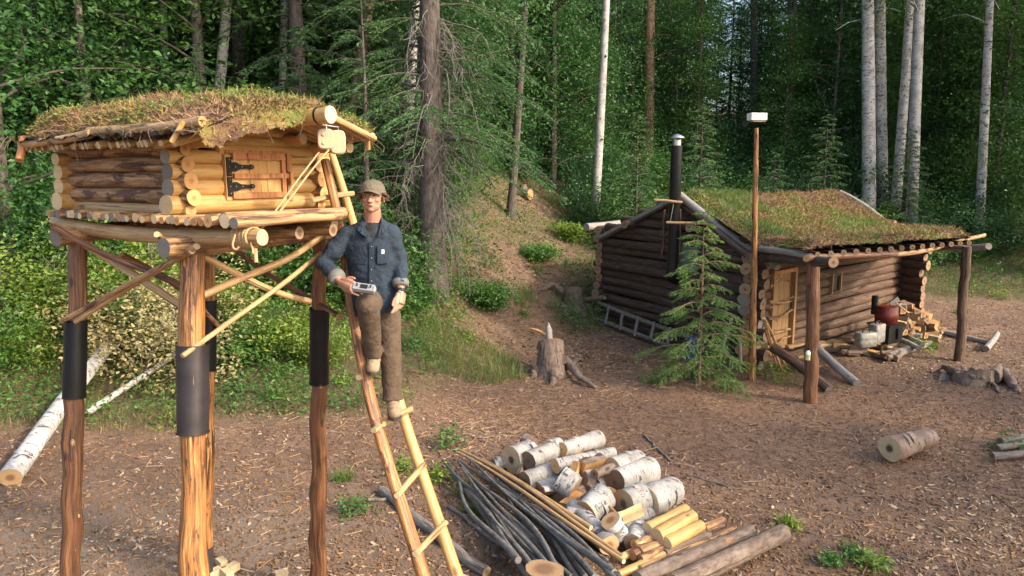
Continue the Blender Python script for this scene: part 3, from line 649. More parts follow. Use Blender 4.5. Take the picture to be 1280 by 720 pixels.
for k in range(nrow):
    r = dz*.57*random.uniform(.92, 1.08); z = dz*(k+.5)+.02
    e = lambda: random.uniform(.16, .34)
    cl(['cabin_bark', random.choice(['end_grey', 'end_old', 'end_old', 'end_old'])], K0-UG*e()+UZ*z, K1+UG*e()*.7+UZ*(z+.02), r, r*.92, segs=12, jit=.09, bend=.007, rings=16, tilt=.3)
    z2 = z+dz*.5
    em = random.choice(['end_old', 'end_orange']) if k < 4 else random.choice(['end_grey', 'end_old', 'end_old'])
    ee = e()
    segs_ = [(-ee, LL+.2)]
    if z2-r < drt: segs_ = [(-ee, dr0-.06), (dr1+.08, LL+.2)]
    if wz0 < z2 < wz1: segs_ = segs_[:-1]+[(segs_[-1][0], wn0), (wn1, LL+.2)]
    for (s0, s1) in segs_:
        if z2 < hz+.02: cl(['cabin_wall', em], K0+UL*s0+UZ*z2, K0+UL*s1+UZ*z2, r, r*.95, segs=12, jit=.08, bend=.004, rings=16, tilt=.3)
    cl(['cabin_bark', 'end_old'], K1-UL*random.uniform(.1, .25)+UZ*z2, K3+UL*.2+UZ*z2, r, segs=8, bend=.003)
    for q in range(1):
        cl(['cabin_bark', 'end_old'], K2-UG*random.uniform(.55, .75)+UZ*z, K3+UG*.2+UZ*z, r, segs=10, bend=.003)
# gable logs shrink to the peak
apz = A1[2]-.12
for k in range(4):
    z = hz+.02+dz*(k+.45); f = (apz-z)/(apz-hz); half = LG/2*f+.15; mid = K0+UG*LG/2; r = dz*.53
    if f < .08: break
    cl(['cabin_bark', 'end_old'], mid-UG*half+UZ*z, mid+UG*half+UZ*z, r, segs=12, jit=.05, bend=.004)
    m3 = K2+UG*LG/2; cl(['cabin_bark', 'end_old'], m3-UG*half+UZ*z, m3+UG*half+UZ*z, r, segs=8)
# purlin ends sticking out of the gable, the long sill log on the left
for f, z in ((.30, 2.42), (.73, 2.36)):
    p = K0+UG*LG*f+UZ*z; cl(['cabin_bark', 'end_old'], p-UL*.42, p+UL*4.2, .085, segs=12, nm='purlin')
cl(['greywood', 'end_grey'], P(733, 284, 16.6), P(733, 284, 16.6)+UL*3.2+[.3, .2, 0], .085, segs=14, nm='eave_log', label='long grey log end sticking out past the left eave')
# roof planes
E1 = P(952, 311, 12.4); E2 = P(1126, 290, 17.1); F1 = P(1012, 313, 10.62); F2 = P(1214, 298, 13.6); L1r = P(744, 297, 16.9); L2r = L1r+(A2-A1)
def bil(a, b, c, d, U, V_): return (1-V_)[..., None]*((1-U)[..., None]*a + U[..., None]*b) + V_[..., None]*((1-U)[..., None]*d + U[..., None]*c)
def croof1(U, V_):
    p = bil(E1, E2, A2, A1, U, V_); ed = np.minimum(U, 1-U)*5
    th = .14*np.clip(ed/.25, .12, 1) + .05*vnoise(p[..., 0], p[..., 1], 2.3, 1) + .025*vnoise(p[..., 0], p[..., 1], 9, 2) + .02*(RS.rand(*U.shape)-.5)
    p = p.copy(); p[..., 2] += np.clip(th, .02, 1) - .07*np.sin(U*math.pi)*np.sin(V_*math.pi*.9) - .05*np.sin(U*math.pi)*V_; return p
def croof2(U, V_):
    p = bil(F1, F2, E2, E1, U, V_); ed = np.minimum(U, 1-U)*5; ed2 = V_*2.2
    th = .17*np.clip(ed/.2, .2, 1)*np.clip(ed2/.12, .25, 1)**.5 + .04*vnoise(p[..., 0], p[..., 1], 4, 1) + .03*vnoise(p[..., 0], p[..., 1], 11, 2) + .02*(RS.rand(*U.shape)-.5)
    p = p.copy(); p[..., 2] += np.clip(th, .02, 1) - .05*np.sin(U*math.pi); return p
def croof3(U, V_):
    p = bil(L1r, L2r, A2, A1, U, V_); p = p.copy(); p[..., 2] += .09*np.clip(np.minimum(U, 1-U)*15, .1, 1) + .03*vnoise(p[..., 0], p[..., 1], 4, 1); return p
sodc = []
for fn in (croof1, croof2, croof3):
    mb = MB(); sheet(fn, 150, 90, mb); o = mb.build('sod_roof', ['sod'], cabin); sodc.append(o)
    mb = MB()
    def under(U, V_, fn=fn):
        q = {croof1: (E1, E2, A2, A1), croof2: (F1, F2, E2, E1), croof3: (L1r, L2r, A2, A1)}[fn]; p = bil(*q, U, V_); return p - UZ*.03
    sheet(under, 8, 8, mb); mb.build('roof_underlay', ['tarp'], cabin)
mosscover(croof1, cabin, 60000, 1.3, mats=('moss', 'mossgreen', 'roofdebris'), fr=(.38, .26, .36), sd=11)
mosscover(croof2, cabin, 40000, 1.3, mats=('moss', 'mossgreen', 'roofdebris'), fr=(.55, .12, .33), sd=12)
def grasscover(fn, parent, n, thr, L, mat='grass', sd=0, sc=1.2, nm='roof_grass'):
    q = sprinkle(fn, n); k = vnoise(q[:, 0], q[:, 1], sc, sd)+.25*vnoise(q[:, 0], q[:, 1], sc*4, sd+1); q = q[k+.08*RS.randn(n) > thr]
    D = RS.randn(len(q), 3)*[.45, .45, .2]+[0, 0, 1]; D /= np.linalg.norm(D, axis=1)[:, None]; mb = MB()
    mb.add(*blades(q, D, L*(.4+RS.rand(len(q))), .012, .2), 0, False); return mb.build(nm, [mat], parent, kind='stuff')
grasscover(croof1, cabin, 60000, .16, .12, sd=4)
grasscover(lambda U, V_: croof1(U*.35, .55+V_*.45), cabin, 9000, -.2, .12, sd=4)
# rafters of the porch (poles seen from below) and its beams
for k in range(15):
    t = (k+.5)/15; p0 = F1*(1-t)+F2*t; p1 = E1*(1-t)+E2*t
    cl(['cabin_wall', 'end_old'], p0-UZ*.07+(p0-p1)*.03, p1+(p1-p0)*.12-UZ*.10, .045, segs=8, nm='rafter')
d12 = unit(F2-F1)
cl(['brownpeel', 'end_orange'], P(1008, 323, 10.60), P(1120, 318, 12.0), .052, .045, segs=12, nm='porch_rail', bend=.004)
cl(['pale', 'end_yellow'], P(1110, 319, 11.95), P(1231, 294, 13.9), .042, .035, segs=12, nm='porch_rail', bend=.02)
cl(['greywood', 'end_grey'], P(950, 311, 12.45), P(1013, 321, 10.7), .055, segs=12, nm='porch_beam')
cl(['cabin_bark', 'end_old'], P(954, 322, 12.4), P(1042, 328, 10.25), .075, segs=12, nm='porch_beam')
cl(['greywood', 'end_grey'], P(1150, 313, 15.8), P(1236, 308, 13.4), .06, segs=12, nm='porch_beam')
# barge logs on the gable
cl(['greywood', 'end_grey'], P(849, 244, 14.3), P(972, 335, 12.4), .075, .06, segs=14, nm='barge_log', bend=.004)
cl(['greywood', 'end_grey'], P(846, 262, 14.2), P(944, 331, 12.2), .06, segs=14, nm='barge_log', bend=.004) if False else None
cl(['cabin_bark', 'end_grey'], P(850, 255, 14.35), P(935, 320, 12.6), .055, segs=12, nm='barge_log', bend=.004)
cl(['greywood', 'end_grey'], P(1050, 240, 18.8), P(1128, 296, 17.0), .055, segs=10, nm='barge_log')
for o_, hgt in ((0, .0), (.05, -.05)):
    a_, b_ = P(846, 246+o_*60, 14.35), P(743, 300+o_*80, 16.8)
    ax = np.array([unit(b_-a_), NG, np.cross(unit(b_-a_), NG)])
    part('barge_board', ['cabin_bark' if o_ else 'greywood'], cabin, lambda m: m.box((a_+b_)/2, ax, (np.linalg.norm(b_-a_)/2, .03, .035), 0, .05))
# posts of the porch
def porchpost(top, bot, r, mats, label=None):
    mb = MB(); n = 14; t = np.linspace(0, 1, n)[:, None]; b = G(*bot); tp = P(*top, b[1]); b = b-[0, 0, .1]
    mb.tube(tp+(b-tp)*t+RS.randn(n, 3)*[.008, .008, 0], r*(1+.12*t[:, 0])*(1+.04*RS.randn(n)), 14, 0, 1, .05); o = mb.build('porch_post', mats, cabin); return o
pp1 = porchpost((1016, 321), (1014, 503), .088, ['brownpeel', 'end_orange']); pp2 = porchpost((1208, 308), (1199, 451), .075, ['cabin_wall', 'end_old'])
part('rope_tie', ['hinge'], pp2, lambda m: m.tube([P(1205, 357, 13.4), P(1205, 361, 13.4)], .092, 14))
# door: planks, jambs, crooked branch battens
def LW(s, z, n=0.): return K0+UL*s+UZ*z+NL*n
CB = np.array([UL, NL, UZ])
cdoor = part('door', ['old_board'], cabin, lambda m: m.box(LW((dr0+dr1)/2, .90, .0), CB, ((dr1-dr0)/2, .02, .70)))
for k in range(5):
    part('plank', ['old_board'], cdoor, lambda m: m.box(LW(dr0+.07+k*.145, .90, .03), CB, (.069, .014, .70), 0, .02))
for s_ in (dr0-.03, dr1+.04): part('door_jamb', ['old_board'], cabin, lambda m: m.box(LW(s_, .92, .06), CB, (.035, .07, .76)))
part('door_lintel', ['batten'], cabin, lambda m: m.box(LW((dr0+dr1)/2, 1.66, .06), CB, (.42, .07, .035)))
for z, ln, sk in ((1.42, .5, .05), (1.16, .62, -.08), (1.05, .7, .10), (.86, .66, .05), (.58, .62, -.03), (.34, .66, .08), (.24, .5, .02)):
    mb = MB(); mb.log(LW(dr0-.16, z, .10), LW(dr0-.16+ln+.2, z+sk, .10), .035, .022, segs=9, jit=.12, bend=.05); mb.build('batten', ['halfbark', 'end_orange'], cdoor)
# little window
win = part('window', ['glassdark'], cabin, lambda m: m.box(LW((wn0+wn1)/2, (wz0+wz1)/2, .095), CB, ((wn1-wn0)/2, .01, (wz1-wz0)/2)))
for s_ in (wn0, wn1): part('frame', ['old_board'], win, lambda m: m.box(LW(s_, (wz0+wz1)/2, .09), CB, (.018, .06, .20)))
for z in (wz0, wz1): part('frame', ['cabin_wall'], win, lambda m: m.box(LW((wn0+wn1)/2, z, .088), CB, (.18, .055, .016)))
# stove pipe on the gable with its bracing poles
pipe = thing('stove_pipe', 'tall black stove pipe with silver cap standing against the cabin gable', 'stove pipe', P(840, 335, 14.0)-[0, 0, .1])
pb, pt = P(840, 340, 14.0), P(846, 182, 14.0)
mb = MB(); mb.tube(np.array([pb+(pt-pb)*t for t in (0, .3, .31, .6, .61, 1)]), [.105, .105, .11, .105, .11, .105], 18); mb.build('flue', ['blackmetal'], pipe)
part('collar', ['steel'], pipe, lambda m: m.tube([pt, pt+[0, 0, .10]], .078, 18))
part('cap', ['steel'], pipe, lambda m: m.tube([pt+[0, 0, .13], pt+[0, 0, .15], pt+[0, 0, .19], pt+[0, 0, .21]], [.13, .14, .07, .02], 18))
for an in (0, 2.1, 4.2): part('cap_strut', ['steel'], pipe, lambda m: m.tube([pt+[.07*math.cos(an), .07*math.sin(an), .08], pt+[.07*math.cos(an), .07*math.sin(an), .15]], .008, 5))
part('elbow', ['blackmetal'], pipe, lambda m: m.tube([pb, pb+[0, .02, -.10], pb+[.10, .12, -.16], pb+[.25, .3, -.16]], .105, 14))
part('clamp', ['steel'], pipe, lambda m: m.tube([P(843, 252, 14.0), P(843, 253.5, 14.0)], .112, 18))
for a_, b_ in (((818, 250, 13.95), (853, 253, 13.85)), ((833, 278, 13.85), (882, 279, 13.6)), ((831, 262, 14.3), (827, 319, 14.25)), ((850, 262, 14.05), (849, 330, 14.0))):
    plog('bracing_pole', ['pale' if a_[1] != 262 else 'cabin_wall', 'end_yellow'], pipe, P(*a_), P(*b_), .026, segs=8)
part('guy_wire', ['steel'], pipe, lambda m: m.tube([P(842, 255, 13.85), P(838, 276, 13.84)], .006, 5))
gp_ = P(866, 326, 13.6); axg = np.array([-UG, NG, UZ])
part('vent_panel', ['greenpanel'], cabin, lambda m: m.box(P(862, 322, 14.1)-NG*-.10, axg, (.33, .012, .22)))
# tall pole with a white box
bx0 = G(941, 462); pole = thing('box_pole', 'tall thin orange pole with a small white box on top at the cabin corner', 'pole', bx0)
bx0[:2] = P(941, 462, 12.0)[:2]; bx0[2] = float(gz(bx0[0], bx0[1])); Yp = 12.0; pz = P(946, 152, Yp)
mb = MB(); n = 20; t = np.linspace(0, 1, n)[:, None]; mb.tube(bx0-[0, 0, .1]+(pz-bx0)*t+RS.randn(n, 3)*[.003, .003, 0], np.linspace(.060, .034, n)*(1+.07*RS.randn(n)), 10, 0, 1, .05); mb.build('pole', ['streak', 'end_yellow'], pole)
axp = np.array([unit([1, .12, 0]), unit([-.12, 1, 0]), UZ])
part('box', ['whitepaint'], pole, lambda m: m.box(pz+[0, 0, .075], axp, (.128, .09, .055)))
part('box_base', ['pale'], pole, lambda m: m.box(pz+[.01, 0, .008], axp, (.105, .075, .012)))

# ------------------------------------------------------------------ trees
def trunk_path(H, lean=(0, 0), wob=.06, n=18):
    t = np.linspace(0, 1, n); p = np.stack([lean[0]*t + wob*np.sin(t*5+RS.rand()*6)*t, lean[1]*t + wob*np.cos(t*4+RS.rand()*6)*t, H*t], -1); return p
def on(path, h):
    return np.array([np.interp(h, path[:, 2], path[:, k]) for k in range(3)])
def deciduous(name, bark, leaf, H=13, r=.13, lean=(0, 0), c0=3., nlimb=34, spread=1.9, leaves_per=230, size=.085, loc=(0, 0, 0), label='', cat='tree', group=None, seed=0, top=None):
    RS.seed(seed); random.seed(seed)
    t = thing(name, label, cat, loc, group); pth = trunk_path(H, lean) ; L = np.array(loc, float)
    mb = MB(); rr = r*np.interp(np.linspace(0, 1, len(pth)), [0, .03, .06, 1], [1.5, 1.1, 1, .5]); mb.tube(pth+L-[0, 0, .2], rr, 12, 0, 0, .05)
    cents = []
    lm = MB()
    for k in range(nlimb):
        h = c0 + (H-c0)*(k+.5)/nlimb + RS.randn()*.2; an = RS.rand()*6.28; ln = spread*(.5+.7*RS.rand())*np.interp(h/H, [0, .5, 1], [1, 1, .35])
        p0 = on(pth, min(h, H)); d = np.array([math.cos(an), math.sin(an), .45+.3*RS.rand()]); pts = [p0]
        for q in range(4): d = d + RS.randn(3)*.18 - [0, 0, .16]; pts.append(pts[-1]+unit(d)*ln/4)
        pts = np.array(pts); lm.tube(pts+L-[0, 0, .2], np.linspace(.03, .007, 5), 5, 0, caps=False)
        for q in (1, 2, 3, 4):
            cents.append((pts[q], .16+.10*q))
            for s_ in range(2): cents.append((pts[q]+RS.randn(3)*[.35, .35, .22], .2))
    mb.build('trunk', [bark], t); lm.build('limbs', [bark], t, kind='stuff')
    n = leaves_per; Cs = []
    for c, s_ in cents:
        k = int(n/12*(s_/.3)); Cs.append(c+RS.randn(k, 3)*[s_*1.2, s_*1.2, s_*.7])
    C = np.concatenate(Cs) if False else np.concatenate(Cs); mb = MB(); V, Fq = leafcloud(C, size, .7, .25); mb.add(V+L-[0, 0, .2], Fq, 0, False); mb.build('crown', [leaf], t)
    return t
def spruce(name, bark, H=14, r=.18, c0=1.5, nb=70, spread=1.9, droop=.5, loc=(0, 0, 0), label='', needle='needle', group=None, seed=0, cat='spruce tree', bl=.05, bw=.014, sub=22, per=11, htop=None, dead=0, lean=(0, 0), power=.8, updir=.25, sublen=.30, bare=False):
    RS.seed(seed); random.seed(seed)
    t = thing(name, label, cat, loc, group); L = np.array(loc, float); pth = trunk_path(H, lean, .04 if H > 5 else .01)
    mb = MB(); mb.tube(pth+L-[0, 0, min(.15, H*.03)], r*np.interp(np.linspace(0, 1, len(pth)), [0, .04, .1, 1], [1.35, 1.1, 1, .06]), 14, 0, 0, .06); mb.build('trunk', [bark], t)
    bm = MB(); A, Bv, Ls = [], [], []; ht = htop or H
    for k in range(nb):
        f = (k+RS.rand()*.8)/nb; h = c0+(ht-c0)*f; an = k*2.4+RS.rand()*.7; ln = spread*(1-h/H)**power*(.7+.5*RS.rand())+.06
        if bare and h < 6.5 and math.sin(an) < -.35 and k % 5: continue
        p0 = on(pth, min(h, H*.985)); dr = np.array([math.cos(an), math.sin(an), 0]); s_ = np.linspace(0, 1, 8)
        u = updir+.25*f
        pts = p0 + dr*(s_*ln)[:, None] + np.array([0, 0, 1.])*((u*s_ - droop*s_**2 + .12*droop*s_**5)*ln)[:, None]
        bm.tube(pts+L, np.linspace(.007+.010*ln, .003, 8), 4, 0, caps=False)
        sd_ = np.array([-dr[1], dr[0], 0])
        for q in range(int(sub*(.35+.65*ln/spread))+3):
            a_ = .12+.86*RS.rand(); p = np.array([np.interp(a_, s_, pts[:, c]) for c in range(3)])
            sg = 1 if q % 2 else -1; d = unit(dr*(.75+.3*RS.rand()) + sd_*sg*(.75+.2*RS.rand()) + [0, 0, -.25-.25*RS.rand()+.1]); l2 = (sublen*ln*(1.15-a_)*1.2+.05)*(.6+.6*RS.rand())
            A.append(p); Bv.append(d); Ls.append(l2)
        A.append(pts[-2]); Bv.append(unit(pts[-1]-pts[-2])); Ls.append(.12*ln+.05)
    A = np.array(A); Bv = np.array(Bv); Ls = np.array(Ls)
    k = np.maximum(3, (Ls/.30*per*1.5).astype(int)); idx = np.repeat(np.arange(len(A)), k); s_ = RS.rand(len(idx))
    C = A[idx]+Bv[idx]*(Ls[idx]*s_)[:, None]+np.array([0, 0, -1.])*(.25*Ls[idx]*s_**2)[:, None]; D = Bv[idx]*.8+RS.randn(len(idx), 3)*[.5, .5, .3]; D /= np.linalg.norm(D, axis=1)[:, None]
    bm.build('branches', [bark], t, kind='stuff'); mb = MB(); V, Fq = blades(C, D, bl*(.7+.6*RS.rand(len(C))), bw, .15); mb.add(V+L, Fq, 0, False); mb.build('needles', [needle], t)
    return t
# understory shrubs
def shrub(name, leaf, h, w_, n, size, loc, label, group, seed, cat='shrub', stems=7):
    RS.seed(seed); random.seed(seed); t = thing(name, label, cat, loc, group); L = np.array(loc, float); sm = MB(); C = []
    for k in range(stems):
        an = RS.rand()*6.28; l = h*(.6+.45*RS.rand()); d = np.array([math.cos(an)*w_*.5, math.sin(an)*w_*.5, l]); s_ = np.linspace(0, 1, 6)[:, None]
        pts = d*s_*np.array([1, 1, 1]) + RS.randn(6, 3)*.03*h*s_; pts[:, :2] *= (s_**.8)
        sm.tube(pts+L-[0, 0, .05], np.linspace(.014, .004, 6), 5, 0, caps=False)
        for q in range(9):
            a_ = .2+.8*RS.rand(); p = pts[min(5, int(a_*5.9))]+RS.randn(3)*[w_*.20, w_*.20, h*.09]; kk = max(2, int(n/(stems*9))); C.append(p+RS.randn(kk, 3)*[.11*w_+.05, .11*w_+.05, .07*h+.03])
    C = np.concatenate(C); C[:, 2] = np.maximum(C[:, 2], .03); sm.build('stems', ['driftgrey'], t, kind='stuff'); mb = MB(); V, Fq = leafcloud(C, size, 1.0, .1); mb.add(V+L, Fq, 0, False); mb.build('leaves', [leaf], t); return t
used = {}
def place(key, maker, loc, rz, sc, label, group):
    if key not in used:
        used[key] = maker(loc); o = used[key]; o['label'] = label; o['group'] = group; o.rotation_euler = (0, 0, rz); o.scale = (sc,)*3
        # children meshes are relative to the thing already
        return o
    return copy_thing(used[key], loc, rz, sc, label, group)
# trunks one can tell apart: (px at top row 0, px/py base sighting, distance, radius, kind, label)
named = [
 ('birch', (284, 270, 150), 17.5, .115, 'pale birch leaning slightly right behind the sod roof of the raised cache'),
 ('birch', (356, 352, 150), 19.5, .10, 'slim mottled birch right of the leaning pale birch behind the raised cache'),
 ('birch', (204, 208, 160), 22, .10, 'thin white birch trunk above the left half of the raised cache roof'),
 ('birch', (157, 153, 180), 22, .09, 'thin grey birch nearest the upper left corner, above the cache roof'),
 ('birch_grey', (190, 184, 180), 24, .09, 'faint grey trunk between two thin birches at the upper left'),
 ('darktree', (218, 215, 170), 24, .10, 'dark bare trunk just right of a thin white birch at the upper left'),
 ('darktree', (297, 297, 180), 21, .17, 'thick brown trunk close beside the pale leaning birch'),
 ('birch_grey', (758, 743, 279), 22, .118, 'tall single birch standing left of the cabin at the head of the trail'),
 ('birch', (1086, 1086, 262), 24, .19, 'leftmost of the big white birches behind the cabin roof'),
 ('birch', (1101, 1103, 262), 24.6, .165, 'second white birch of the group behind the cabin roof'),
 ('birch', (1139, 1119, 264), 24, .15, 'white birch leaning right in the group behind the cabin'),
 ('birch_grey', (1149, 1140, 286), 23, .165, 'grey scaly birch standing last in the group behind the cabin'),
 ('birch', (1240, 1222, 310), 23, .125, 'slender grey white birch alone near the right edge'),
 ('darktree', (990, 985, 200), 27, .16, 'dark spruce trunk rising above the middle of the cabin roof'),
 ('darktree', (943, 943, 190), 29, .14, 'dark trunk behind the small white box on its pole'),
 ('redtree', (813, 810, 170), 27, .20, 'reddish brown spruce trunk above the stove pipe'),
 ('darktree', (657, 640, 235), 20, .10, 'thin dark trunk right of the big spruce'),
 ('redtree', (462, 430, 180), 17, .10, 'leaning brown trunk above the man, left of the big spruce'),
 ('birch_grey', (516, 505, 262), 16.2, .12, 'grey scaly trunk just left of the big spruce'),
]
TB = {'birch': ('birch_tree', 'birch', 'birch tree'), 'birch_grey': ('birch_tree', 'birch_grey', 'birch tree'), 'darktree': ('dark_tree', 'spruce', 'tree'), 'redtree': ('spruce_tree', 'redbark', 'tree')}
for n_, (kind, (xt, xb, yb), Y, r, lab) in enumerate(named):
    p0 = P(xb, yb, Y); zg = float(gz(p0[0], Y)); p1 = P(xt, 0, Y); slope = (p1[0]-p0[0])/(p1[2]-p0[2])
    base = np.array([p0[0]-(p0[2]-zg)*slope, Y, zg]); H = 14.
    nm, bark, cat = TB[kind]
    deciduous(nm, bark, LEAF[n_ % 2 if kind != 'birch' else (0, 3)[n_ % 2]], H, r*(1.18 if 1050 < xb < 1200 else 1.1), (slope*H, 0), 7.0 if 'tree' not in kind else 5.0, 26, 1.6, 150, .085, base, lab, cat, None, 100+n_)
# the big spruce with dead hanging twigs
sb = G(540, 357); sb[1] = 14.; sb = np.array([P(540, 350, 14.)[0], 14., float(gz(P(540, 350, 14.)[0], 14.))])
big = spruce('spruce_tree', 'spruce', 15, .26, 2.5, 125, 2.5, .75, sb, 'big dark spruce with drooping boughs and dead hanging twigs behind the man', 'needle', None, 5, bl=.055, bw=.016, sub=40, per=16, htop=9.5, power=.45, lean=(.1, 0), sublen=.34, bare=True)
RS.seed(8); mb = MB()
for k in range(120):
    h = random.uniform(1.4, 5.2); an = random.choice([random.uniform(-.9, .6), random.uniform(2.4, 3.9)]) if k % 6 else random.uniform(0, 6.28); ln = random.uniform(.5, 1.9); p = sb+[.02*h, 0, h]; d = np.array([math.cos(an), math.sin(an), random.uniform(-.5, .2)]); pts = [p]
    for q in range(8): d = d*.85+RS.randn(3)*.18+[0, 0, -.20]; pts.append(pts[-1]+unit(d)*ln/8)
    mb.tube(pts, np.linspace(.010, .003, 9), 4, 0, caps=False)
    for q in range(9):
        b0 = pts[random.randint(2, 8)]; d2 = unit(RS.randn(3)*.5+[0, 0, -1.1]); mb.tube([b0, b0+d2*.14, b0+d2*.26+RS.randn(3)*.05], [.005, .004, .002], 3, 0, caps=False)
mb.build('dead_twigs', ['lichen'], big, kind='stuff')
spruce('young_spruce', 'spruce', 6.5, .07, .3, 60, 1.3, .5, gp(-2.6, 13.4), 'small dark spruce at the foot of the big spruce, behind the man', 'needle', None, 6, bl=.05, bw=.014, sub=24, per=12)
# sapling in front of the cabin
sp0 = G(873, 480); spH = P(868, 262, sp0[1])[2]-sp0[2]
spruce('spruce_sapling', 'redbark', spH, .034, .15, 58, 1.05, .55, sp0, 'bright green young spruce standing before the dark cabin gable', 'needle_light', None, 9, bl=.040, bw=.011, sub=30, per=26, power=.75, updir=.30, sublen=.34)

# forest fill
RS.seed(31); random.seed(31); fr = random.Random(5)
def mk_dec(s_, leaf, bark='birch_grey', **kw): return lambda loc: deciduous('forest_tree', bark, LEAF[leaf], seed=s_, loc=loc, label='x', **kw)
def mk_spr(s_, nd, bark='spruce', **kw): return lambda loc: spruce('forest_spruce', bark, seed=s_, loc=loc, label='x', needle=nd, **kw)
kinds = [('d0', mk_dec(41, 0, 'spruce', H=13, r=.10, c0=1.2, nlimb=58, spread=2.3, leaves_per=300, size=.12)), ('d1', mk_dec(42, 1, 'spruce', H=12, r=.11, c0=.9, nlimb=58, spread=2.4, leaves_per=300, size=.12)),
         ('d2', mk_dec(43, 3, 'driftgrey', H=14, r=.09, c0=1.4, nlimb=58, spread=2.2, leaves_per=300, size=.12)),
         ('s0', mk_spr(44, 'needle_dark', H=15, r=.15, c0=.8, nb=90, spread=2.2, droop=.6, bl=.11, bw=.036, sub=34, per=11)), ('s1', mk_spr(45, 'needle', H=13, r=.13, c0=.5, nb=86, spread=2.0, droop=.5, bl=.105, bw=.034, sub=34, per=11)),
         ('s2', mk_spr(46, 'needle_dark', H=16, r=.17, c0=3.0, nb=80, spread=1.9, droop=.7, bl=.09, bw=.026, sub=24, per=9))]
flab = {'d': ('leafy broadleaf tree ', 'broadleaf trees of the forest'), 's': ('dark spruce ', 'spruces of the forest')}
def clear_of(x, y):
    for (_k, (xt_, xb_, yb_), Yn_, _r, _l) in named:
        if y < Yn_+1.2 and abs((xb_-640)/FPX*.99-x/y) < (2.5 if 1050 < xb_ < 1200 else 1.6)/y+.004: return False
    if y < 15.5 and abs(x-sb[0]) < 3.2: return False
    if y < np.interp(x, XK, YK)+4.5: return False
    for q in (K0, K1, K2, K3, (K0+K3)/2):
        if (x-q[0])**2+(y-q[1])**2 < 9: return False
    if y < 24 and abs(x-1.2) < 2.2: return False
    if y < 20.5 and x > 2 and x < 12: return False
    return True
cnt = 0; pts_ = []
for _ in range(4000):
    y = fr.uniform(15, 46); x = fr.uniform(-.82, .82)*y
    if not clear_of(x, y) or any((x-a)**2+(y-b)**2 < (1.35 if y < 25 else 1.9)**2 for a, b in pts_): continue
    if x*.6+fr.random()*8 > 14 : pass
    pts_.append((x, y))
    if len(pts_) >= 245: break
pts_ += [(x, y) for x, y in ((-8.5, 12.5), (-10.5, 15), (-8.8, 15.8), (-6.6, 16.2), (-12, 13), (-4.6, 16.5), (-3.4, 17.8), (15.8, 20.6), (17.2, 21.8))]
def region(x, y):
    f = x/y*FPX+640
    where = 'left of the raised cache' if f < 60 else 'behind the raised cache' if f < 440 else 'between cache and trail' if f < 600 else 'round the head of the trail' if f < 760 else 'behind the cabin' if f < 1140 else 'right of the cabin'
    return ('near the clearing ' if y < 22 else 'deep in the woods ')+where
for (x, y) in pts_:
    frx = x/y; pd = .6 if frx < -.25 else (.74 if frx < .2 else .7)
    k = fr.choice(kinds[:3]) if fr.random() < pd else fr.choice(kinds[3:])
    lab, grp = flab[k[0][0]]
    place(k[0], k[1], gp(x, y, -.05), fr.uniform(0, 6.28), fr.uniform(.8, 1.2)*(.52 if abs(x-.29*y) < 1.5 and y > 22 else 1), lab+region(x, y), grp)
# shrubs under the trees
sh = [('sh%d' % q, (lambda q: (lambda loc: shrub('shrub', LEAF[(0, 1, 2, 3, 0)[q]], (1.7, 2.4, 1.2, 2.0, .9)[q], (1.5, 1.6, 1.3, 1.6, 1.2)[q], (3200, 4200, 2300, 3800, 1700)[q], .095, loc, 'x', 'x', 60+q)))(q)) for q in range(5)]
pts2 = []
for _ in range(9000):
    y = fr.uniform(10, 32); x = fr.uniform(-.78, .78)*y
    t = y-float(np.interp(x, XK, YK)); 
    if t < (.8 if x < 0 else 1.0)+fr.random()*1.2 or float(trailmask(np.float64(x), np.float64(y))) > .15 and y < 26: continue
    if min((x-q[0])**2+(y-q[1])**2 for q in (K0, K1, K2, K3, (K0+K3)/2, (K1+K3)/2, (K0+K1)/2)) < 5.2: continue
    if (x-sb[0])**2+(y-sb[1])**2 < .8 or (x+1.6 > 0 and x < 1.5 and y < 15.5): continue
    if any((x-a)**2+(y-b)**2 < (.62+.012*y)**2 for a, b in pts2): continue
    pts2.append((x, y))
    if len(pts2) >= 285: break
for (x, y) in pts2:
    k = sh[fr.choice((2, 2, 0, 2, 3, 1) if x < -2.5 and y < 16 else (0, 1, 3, 0, 2, 4) if x < 1 else (0, 1, 3, 2, 3, 4))]  # near left: sunlit look put into the leaf colour, more yellow green shrubs
    place(k[0], k[1], gp(x, y, -.03), fr.uniform(0, 6.28), fr.uniform(.7, 1.15)*(.6 if y-float(np.interp(x, XK, YK)) < 2.2 else 1), 'green leafy undergrowth shrub '+region(x, y), 'shrubs of the undergrowth')

